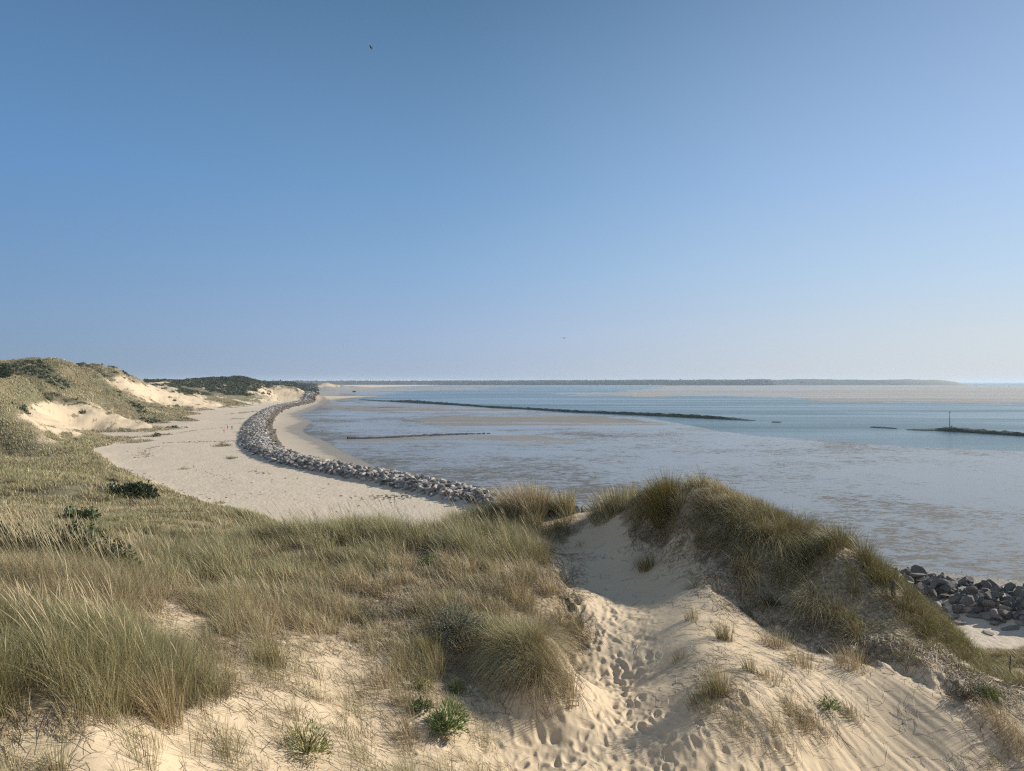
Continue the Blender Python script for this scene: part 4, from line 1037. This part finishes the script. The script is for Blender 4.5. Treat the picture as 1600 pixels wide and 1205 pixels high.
leafy('shrub', at(711, 1082, 9, 15), .18, .16, .24, 480, .05, .014, [(.11, .16, .06), (.15, .19, .08)], 'small dull green herb just above the bright green rosette, right one', 'plant', 6)
leafy('shrub', at(658, 1110, 9, 15), .14, .14, .16, 130, .09, .03, [(.06, .11, .03), (.08, .14, .04)], 'low dark leafed rosette left of the bright green rosette', 'plant', 7)
leafy('shrub', at(675, 884, 14, 24), .36, .3, .30, 700, .055, .03, BR, 'low bright green weed in the grass of the left crest', 'plant', 8)
leafy('shrub', at(95, 902, 12, 40), .85, .6, 1.0, 3800, .085, .05, DG, 'dark large leafed shrub rising behind the grass at the far left', 'shrub', 9)
leafy('shrub', at(25, 892, 12, 40), .9, .6, .75, 2600, .085, .05, DG, 'low dark shrub cut by the left edge behind the grass', 'shrub', 10)
leafy('shrub', at(172, 908, 12, 30), .42, .35, .75, 1300, .08, .05, DG, 'small dark leafy shrub right of the larger dark shrub at the left', 'shrub', 11)
leafy('shrub', at(203, 776, 50, 90), 2.3, 1.4, 1.05, 2600, .28, .18, DG, 'wide low dark bush alone on the grassy hillside above the beach', 'shrub', 12)
leafy('shrub', at(173, 752, 60, 110), .9, .7, .8, 700, .25, .15, DG, 'small dark bush just behind the wide low dark bush', 'shrub', 13)
leafy('shrub', at(122, 818, 30, 60), 1.0, .7, .7, 900, .18, .11, [(.07, .10, .04), (.09, .12, .05)], 'mid green bush in the grass left of the small sand patches', 'shrub', 14)
leafy('shrub', at(140, 846, 24, 40), .6, .5, .6, 700, .12, .07, [(.07, .10, .04), (.10, .14, .05)], 'mid green bush between the two dark leafed shrubs', 'shrub', 15)
leafy('shrub', at(1296, 1108, 10, 16), .18, .16, .20, 420, .06, .013, BR, 'green spiky herb alone on the right sand slope', 'plant', 16, spiky=True)
leafy('shrub', at(1546, 1090, 10, 18), .22, .2, .20, 420, .05, .016, [(.15, .20, .03), (.11, .16, .03)], 'yellow green herb under the grass at the far right', 'plant', 17)
leafy('shrub', at(1205, 945, 12, 20), .22, .2, .22, 500, .05, .018, DG, 'dark little bush under the overhanging grass of the right ridge', 'plant', 18)
leafy('shrub', at(1508, 1092, 10, 18), .24, .2, .18, 700, .045, .014, [(.10, .085, .05), (.07, .06, .035)], 'dark brown dry tangle at the lower edge of the right dune grass', 'plant', 19)
leafy('shrub', at(622, 850, 14, 24), .05, .05, .55, 110, .05, .02, [(.12, .15, .06)], 'single upright mullein-like stalk on the crest against the beach', 'plant', 20, stems=3)
leafy('shrub', at(765, 812, 18, 30), .6, .5, .55, 2200, .05, .02, GG, 'grey green shrub on the left crest by the end of the rock bank', 'shrub', 21)
leafy('shrub', at(575, 972, 10, 20), .22, .2, .26, 700, .04, .015, GG, 'small grey green herb in the grass above the bare sand', 'plant', 22)
tr_ = leafy('tree', at(1, 588, 200, 420), 3.2, 3, 4.6, 2600, .7, .42, DG, 'round dark green tree on the skyline at the left edge', 'tree', 23, stems=4)
for ch in tr_.children: ch.name = {'foliage': 'crown', 'stem': 'trunk'}[ch.name.split('.')[0]]

# free standing tufts of marram, each a plant of its own
def tuft(px, py, y0, y1, n, L, spread, label, seed, colour='mix', droop=0.0, group=None, wl_=.45):
    x, y, z = at(px, py, y0, y1); r = np.random.default_rng(seed)
    ra = r.random(n) ** .6 * spread; th = r.uniform(0, 6.28, n); bx_ = x + ra * np.cos(th); by_ = y + ra * np.sin(th)
    oa = .1 + .5 * r.random(n); lx = oa * np.cos(th) * (.3 + ra / spread) + wl_ * math.cos(WIND) * .6; ly = oa * np.sin(th) * (.3 + ra / spread) + wl_ * math.sin(WIND) * .6 - droop * r.random(n)
    pal = {'mix': np.concatenate([GREEN, STRAW[:3]]), 'straw': STRAW, 'ochre': np.concatenate([OLIVE, np.array([[.32, .22, .07], [.27, .19, .06]])]), 'green': GREEN}[colour]
    c1 = pal[r.integers(0, len(pal), n)] * r.uniform(.8, 1.25, (n, 1)); c0 = c1 * .4 + np.array([[.20, .155, .085]]) * .6
    w_ = np.maximum(.0042, by_ / 736 * .40) * r.uniform(.7, 1.3, n)
    v, q, t_, c_ = blades(np.stack([bx_ - x, by_ - y, gz(bx_, by_) - z - .02], -1), np.arctan2(ly, lx), np.clip(np.hypot(lx, ly), .05, 1.4), L * r.uniform(.55, 1.1, n), w_, r.uniform(0, 3.14, n), c0, c1, 4)
    o = obj('grass_tuft', np_mesh('grass_tuft', v, q, t_, colors={'tint': c_}), M_grass, None, (x, y, z)); tag(o, label, 'grass tuft', group)
tuft(1036, 806, 18, 26, 1000, 1.25, .30, 'tall upright ochre grass tuft standing highest on the right ridge crest', 41, 'ochre')
tuft(1132, 1000, 13, 20, 170, .50, .16, 'upright green brown grass tuft on the sand beside the shaded hollow, upper of the two', 42, 'mix')
tuft(1122, 1085, 11, 17, 230, .62, .16, 'upright green brown grass tuft on the sand beside the path, lower of the two', 43, 'mix')
tuft(1102, 1098, 11, 17, 200, .36, .30, 'low spreading green grass tuft at the foot of the lower upright tuft', 44, 'green')
tuft(1082, 968, 13, 20, 70, .34, .14, 'sparse short grass tuft at the shade edge of the hollow', 45, 'mix')
tuft(822, 806, 20, 30, 1500, 1.25, .75, 'dense pale grass tuft on the crest by the end of the rock bank', 46, 'straw')
tuft(878, 804, 20, 30, 800, .95, .42, 'smaller green grass tuft right of the dense pale tuft on the crest', 47, 'mix')
tuft(958, 800, 20, 30, 1000, .85, .75, 'low green grass tuft on the mound right of the sandy gap', 48, 'mix')
tuft(1010, 888, 15, 24, 260, .50, .22, 'grass tuft clinging to the shaded wall of the hollow', 49, 'mix', .4)
tuft(258, 1128, 7, 12, 340, .85, .20, 'tangled dead straw tuft with bleached stems bending over bare sand', 50, 'straw', .5)
tuft(668, 1030, 10, 16, 150, .60, .08, 'narrow orange green grass tuft beside the grey green shrub', 51, 'ochre')
tuft(85, 1205, 5.5, 10, 90, .45, .12, 'thin green grass tuft at the bottom left corner', 52, 'green')
tuft(225, 1195, 6, 10, 80, .42, .14, 'thin green grass tuft at the bottom, left of the tall thin stems', 53, 'green')
tuft(300, 1180, 6, 11, 26, .55, .10, 'few tall thin green stems on the bare sand at the bottom left', 54, 'green', 0, None, .1)
tuft(350, 1185, 6, 11, 30, .60, .12, 'few tall thin green stems right beside the others at the bottom left', 55, 'green', 0, None, .1)
tuft(1200, 1062, 11, 17, 120, .30, .20, 'dry brown matted tuft on the sand below the scarp, upper left of the matted ones', 56, 'straw', .3)
tuft(1250, 1040, 11, 17, 140, .32, .24, 'dry brown matted tuft right under the scarp of the right ridge', 57, 'straw', .3)
tuft(1245, 1125, 10, 15, 160, .34, .26, 'dry brown matted tuft left of the green spiky herb', 58, 'straw', .3)
tuft(1280, 1140, 10, 15, 120, .28, .24, 'dry brown matted tuft below the green spiky herb', 59, 'straw', .3)
tuft(1330, 1120, 10, 15, 70, .26, .18, 'thin dry tuft right of the green spiky herb', 60, 'straw', .3)
tuft(740, 1012, 10, 18, 260, .5, .34, 'bleached dry grass mat spilling down beside the grey green shrub', 61, 'straw', .5)
tuft(880, 1075, 11, 17, 300, .55, .28, 'dry grass mat hanging from the left bank of the path', 62, 'straw', .7)

tuft(1170, 1048, 11, 17, 90, .34, .12, 'small thin tuft just right of the upper upright tuft on the sand', 63, 'mix')
tuft(1060, 1030, 11, 17, 60, .30, .12, 'sparse little tuft at the right edge of the footprints', 64, 'mix')
tuft(1210, 1010, 11, 18, 190, .42, .30, 'dry straw mat slumped from the right ridge onto the sand', 65, 'straw', .9)
tuft(1330, 1042, 11, 18, 220, .45, .34, 'dark brown straw mat hanging at the scarp of the right ridge', 66, 'straw', .9)
tuft(1150, 1130, 10, 15, 70, .30, .22, 'low thin tuft between the path and the matted tufts', 67, 'mix')
tuft(1230, 1170, 9, 14, 60, .26, .24, 'few short dry blades on the sand near the bottom right of centre', 68, 'straw', .2)
tuft(1560, 1130, 10, 16, 160, .45, .26, 'straw coloured tuft at the right edge below the green herb', 69, 'straw', .2)
tuft(1588, 1170, 9, 15, 130, .42, .24, 'lowest straw tuft at the bottom right corner', 70, 'straw', .2)
tuft(600, 1075, 9, 14, 150, .42, .26, 'flattened straw tuft on the bare sand of the centre slope', 71, 'straw', .5)
tuft(560, 1120, 8, 13, 60, .3, .2, 'sparse grey green tuft left of the bright green rosette', 72, 'green', .1)
tuft(640, 1160, 8, 13, 180, .42, .26, 'tangled brown tuft just below the bright green rosette', 73, 'straw', .5)
tuft(430, 1040, 8, 14, 160, .5, .16, 'short ochre tuft on the bare sand left of centre', 74, 'ochre', 0)
# ------------------------------------------------------------------ scrub woods on the ranges and the far woods
def clumps(name, x, y, z, hr, vr, per, fs_, cols, label, cat, seed):
    r = np.random.default_rng(seed); n = len(x); id_ = np.repeat(np.arange(n), per); m_ = len(id_)
    d_ = r.normal(size=(m_, 3)); d_[:, 2] = np.abs(d_[:, 2]); d_ /= np.linalg.norm(d_, axis=1)[:, None]; rad = r.random(m_) ** .4
    c = np.stack([x[id_], y[id_], z[id_]], -1) + d_ * rad[:, None] * np.stack([hr[id_], hr[id_], vr[id_]], -1)
    a = r.normal(size=(m_, 3)); a /= np.linalg.norm(a, axis=1)[:, None]; b = np.cross(a, r.normal(size=(m_, 3))); b /= np.linalg.norm(b, axis=1)[:, None]
    s_ = (fs_ * hr[id_] * r.uniform(.6, 1.3, m_))[:, None]
    vs = np.stack([c - a * s_, c + b * s_ * .8, c + a * s_, c - b * s_ * .8], 1).reshape(-1, 3)
    q = (np.arange(m_) * 4)[:, None] + np.array([[0, 1, 2, 3]])
    col = np.array(cols)[r.integers(0, len(cols), n)][id_] * r.uniform(.8, 1.25, (m_, 1))
    return tag(obj(name, np_mesh(name, vs, q, None, smooth=False, colors={'tint': np.repeat(col, 4, 0)}), M_leaf), label, cat, None, 'stuff')
r_ = np.random.default_rng(91)
n = 60000; yy = np.sqrt(r_.uniform(150 ** 2, 820 ** 2, n)); px = r_.uniform(-60, 480, n); xx = (px - CX) / F * yy
s_ = gfield(scr, xx, yy); kk = np.nonzero((r_.random(n) < np.clip(s_ * 1.5 - .4, 0, 1)) & (gfield(hidden, xx, yy) < 3))[0][:5200]; xx, yy = xx[kk], yy[kk]
hr = r_.uniform(.6, 1.7, len(kk)) * np.interp(yy, [150, 600], [.7, 1.3])
clumps('scrub_undergrowth', xx, yy, gz(xx, yy) - .2, hr, hr * .9, 34, .26, [(.040, .055, .028), (.055, .070, .034), (.075, .088, .045), (.09, .10, .055)], 'dark sea buckthorn scrub covering the dune ranges', 'scrub', 92)
n = 2600; yy = r_.uniform(1250, 2100, n); px = r_.uniform(-60, 500, n) ; px = np.where(r_.random(n) < .8, px, r_.uniform(230, 500, n)); px = np.minimum(px, 497 - r_.random(n) * 25); xx = (px - CX) / F * yy
zt = gz(xx, yy); top = np.interp(px, [-60, 230, 400, 470, 540], [24, 25.5, 25.5, 22, 12]); 
vr = np.clip(top * (yy / 1600) ** .3 - zt + r_.normal(0, 1.0, n), 2, 22) * .95
vr = vr * (1 - .75 * sstep(455, 497, px))
clumps('pine_forest', xx, yy, zt, vr * .0 + r_.uniform(4, 7, n), vr, 40, .28, [(.020, .032, .020), (.028, .040, .024), (.035, .045, .025)], 'dark pine wood on the skyline behind the dunes', 'forest', 93)
n = 1500; px = r_.uniform(380, 1200, n); yy = r_.uniform(5080, 5250, n); xx = (px - CX) / F * yy
clumps('far_woods', xx, yy, np.full(n, -3.0), r_.uniform(25, 60, n), (np.interp(px, [380, 560, 1000, 1200], [33.5, 35, 40, 41.5]) + 3.2 * fbm(px / 9, px * 0, 3, 94)) * r_.uniform(.88, 1.0, n), 80, .085, [(.035, .05, .05), (.045, .06, .055)], 'distant belt of woods along the far shore', 'woods', 95)
LOG('objects')

# ------------------------------------------------------------------ far shore
def far_shore():
    px = np.arange(380, 1520, 1.0); n = len(px); D = np.linspace(0, 1, 16)
    Yd = 5150 + 800 * D
    tab = np.interp(px, [380,450,560,620,700,800,880,960,1060,1180,1250,1310,1340,1380,1420,1460,1478,1492,1505,1520], [36,36,38,37,39,39,42,46,50,56,56,49,47,52,53,49,38,26,8,0])
    G = np.zeros((16, n, 3), np.float32)
    for j, (d, y) in enumerate(zip(D, Yd)):
        x = (px - CX) / F * y
        prof = math.sin(math.pi * min(1, d * 1.0 + 0.0)) ** .7 if 0 < d < 1 else 0
        h = tab * (0.80 + .20 * fbm(px / 26 + d * 3, np.full(n, d * 4.0), 4, 201)) + 3.0 * fbm(px / 7, np.full(n, d * 9), 3, 202) * (tab > 12)
        h = np.minimum(np.where(h > 20, 20 + (h - 20) * .80, h), 47.5)
        G[j, :, 0] = x; G[j, :, 1] = y; G[j, :, 2] = -4 + (h + 4) * prof
    jj_, ii_ = np.meshgrid(np.arange(15), np.arange(n - 1), indexing='ij'); b = (jj_ * n + ii_).ravel()
    q = np.stack([b, b + 1, b + n + 1, b + n], -1)
    m, nt = new_mat('far_dune_scrub'); t = NT(nt); pos = t.n('ShaderNodeNewGeometry').outputs['Position']
    c = t.mix(t.ramp(t.noise(t.mapping(pos, (1, 1, 4)), 0.012, 5, .7), .4, .6), (0.025, 0.04, 0.035), (0.055, 0.07, 0.055))
    sepx = t.n('ShaderNodeSeparateXYZ', inp={0: pos}).outputs[0]
    c = t.mix(t.ramp(sepx, 2650, 3300), c, (0.22, 0.20, 0.14))
    t.out(t.pbsdf(c, .9, None, .2))
    tag(obj('far_shore_hills', np_mesh('far_shore_hills', G.reshape(-1, 3), q), m), kind='structure')
far_shore()

# ------------------------------------------------------------------ haze
bm_v = [(x, y, z) for z in (-8, 51) for x, y in ((-32000, -300), (32000, -300), (32000, 32000), (-32000, 32000))]
me = bpy.data.meshes.new('haze'); me.from_pydata(bm_v, [], [(3, 2, 1, 0), (4, 5, 6, 7), (0, 1, 5, 4), (1, 2, 6, 5), (2, 3, 7, 6), (3, 0, 4, 7)])
m, nt = new_mat('haze_air'); t = NT(nt)
vol = t.n('ShaderNodeVolumePrincipled', inp={'Color': (0.72, 0.86, 1.0, 1), 'Density': 0.000065, 'Anisotropy': 0.1})
nt.links.new(vol.outputs[0], t.n('ShaderNodeOutputMaterial').inputs['Volume'])
HAZE = obj('haze', me, m); tag(HAZE, kind='stuff', label='thin sea haze over the bay', cat='haze')

# ------------------------------------------------------------------ light, sky, camera
SUN_AZ = math.radians(67); SUN_EL = math.radians(26.5)      # azimuth measured from the view direction towards the right
w = bpy.data.worlds.new('World'); scene.world = w; w.use_nodes = True
nt = w.node_tree; nt.nodes.clear(); t = NT(nt)
SD = (math.sin(SUN_AZ), math.cos(SUN_AZ), 0)
dirv = t.n('ShaderNodeTexCoord').outputs['Generated']
zz = t.n('ShaderNodeSeparateXYZ', inp={0: dirv}).outputs[2]
cs_ = t.n('ShaderNodeVectorMath', operation='DOT_PRODUCT', inp={0: dirv, 1: SD}).outputs['Value']
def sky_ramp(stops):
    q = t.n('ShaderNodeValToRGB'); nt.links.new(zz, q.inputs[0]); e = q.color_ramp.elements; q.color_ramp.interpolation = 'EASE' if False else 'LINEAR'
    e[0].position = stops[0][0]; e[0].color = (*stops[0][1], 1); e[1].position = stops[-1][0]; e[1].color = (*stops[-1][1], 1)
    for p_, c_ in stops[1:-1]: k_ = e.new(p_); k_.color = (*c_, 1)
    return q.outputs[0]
away = sky_ramp([(0, (.180,.285,.430)), (.08, (.170,.300,.500)), (.25, (.118,.272,.540)), (.46, (.078,.180,.345)), (.62, (.12,.22,.42)), (1, (.30,.39,.54))])  # topmost stops of every ramp raised above a natural zenith, unseen fill for shade
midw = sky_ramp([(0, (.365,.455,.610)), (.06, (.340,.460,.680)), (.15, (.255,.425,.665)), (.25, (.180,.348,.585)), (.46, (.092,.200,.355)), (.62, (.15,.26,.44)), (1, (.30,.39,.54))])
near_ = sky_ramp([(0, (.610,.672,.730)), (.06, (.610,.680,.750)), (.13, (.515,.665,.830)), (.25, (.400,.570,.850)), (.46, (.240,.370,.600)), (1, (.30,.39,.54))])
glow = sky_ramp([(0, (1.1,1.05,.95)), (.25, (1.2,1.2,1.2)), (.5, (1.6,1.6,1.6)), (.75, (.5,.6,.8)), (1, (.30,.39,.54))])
behind = sky_ramp([(0, (.62,.66,.70)), (.3, (.42,.50,.64)), (.6, (.30,.40,.56)), (1, (.30,.39,.54))])  # unseen sky at the viewer's back, brightened as added fill for the shade
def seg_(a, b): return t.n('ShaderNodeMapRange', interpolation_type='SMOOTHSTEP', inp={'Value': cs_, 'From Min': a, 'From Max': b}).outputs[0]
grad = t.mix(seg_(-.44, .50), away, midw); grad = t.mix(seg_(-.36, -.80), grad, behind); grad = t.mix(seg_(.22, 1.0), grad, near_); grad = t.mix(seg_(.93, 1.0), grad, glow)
sky = t.n('ShaderNodeTexSky', sky_type='NISHITA', sun_disc=False, sun_elevation=SUN_EL, sun_rotation=SUN_AZ, altitude=0, air_density=1.0, dust_density=0.6, ozone_density=2.5)
nish = t.n('ShaderNodeVectorMath', operation='SCALE', inp={0: sky.outputs[0], 'Scale': 1.0}).outputs[0]
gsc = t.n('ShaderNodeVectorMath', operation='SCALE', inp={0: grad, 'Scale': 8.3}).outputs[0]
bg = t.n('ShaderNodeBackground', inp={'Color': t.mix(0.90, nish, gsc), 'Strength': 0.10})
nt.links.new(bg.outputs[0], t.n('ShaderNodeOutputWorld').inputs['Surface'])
sl = bpy.data.lights.new('sun', 'SUN'); sl.energy = 5.5; sl.angle = math.radians(.53); sl.color = (1, .93, .82)
so = link(bpy.data.objects.new('sun', sl))
d = (math.sin(SUN_AZ) * math.cos(SUN_EL), math.cos(SUN_AZ) * math.cos(SUN_EL), math.sin(SUN_EL))
from mathutils import Vector
so.rotation_euler = Vector(d).to_track_quat('Z', 'Y').to_euler()
cam = bpy.data.cameras.new('camera'); cam.sensor_width = 36; cam.lens = 36 * F / 1600; cam.clip_start = .1; cam.clip_end = 300000
cam.shift_y = -(602.5 - HY) / 1600
co = link(bpy.data.objects.new('camera', cam)); co.location = (0, 0, CZ); co.rotation_euler = (math.radians(90), 0, 0)
scene.camera = co
vs_ = scene.view_settings; vs_.view_transform = 'Standard'; vs_.look = 'None'; vs_.exposure = 0.28; vs_.gamma = 1
scene.cycles.use_denoising = False; scene.cycles.sampling_pattern = 'BLUE_NOISE'; scene.cycles.use_adaptive_sampling = False; scene.cycles.filter_width = 1.25; scene.cycles.sample_clamp_indirect = 4; scene.cycles.max_bounces = 6; scene.cycles.diffuse_bounces = 3; scene.cycles.glossy_bounces = 3; scene.cycles.transmission_bounces = 2; scene.cycles.volume_bounces = 1
LOG('done')
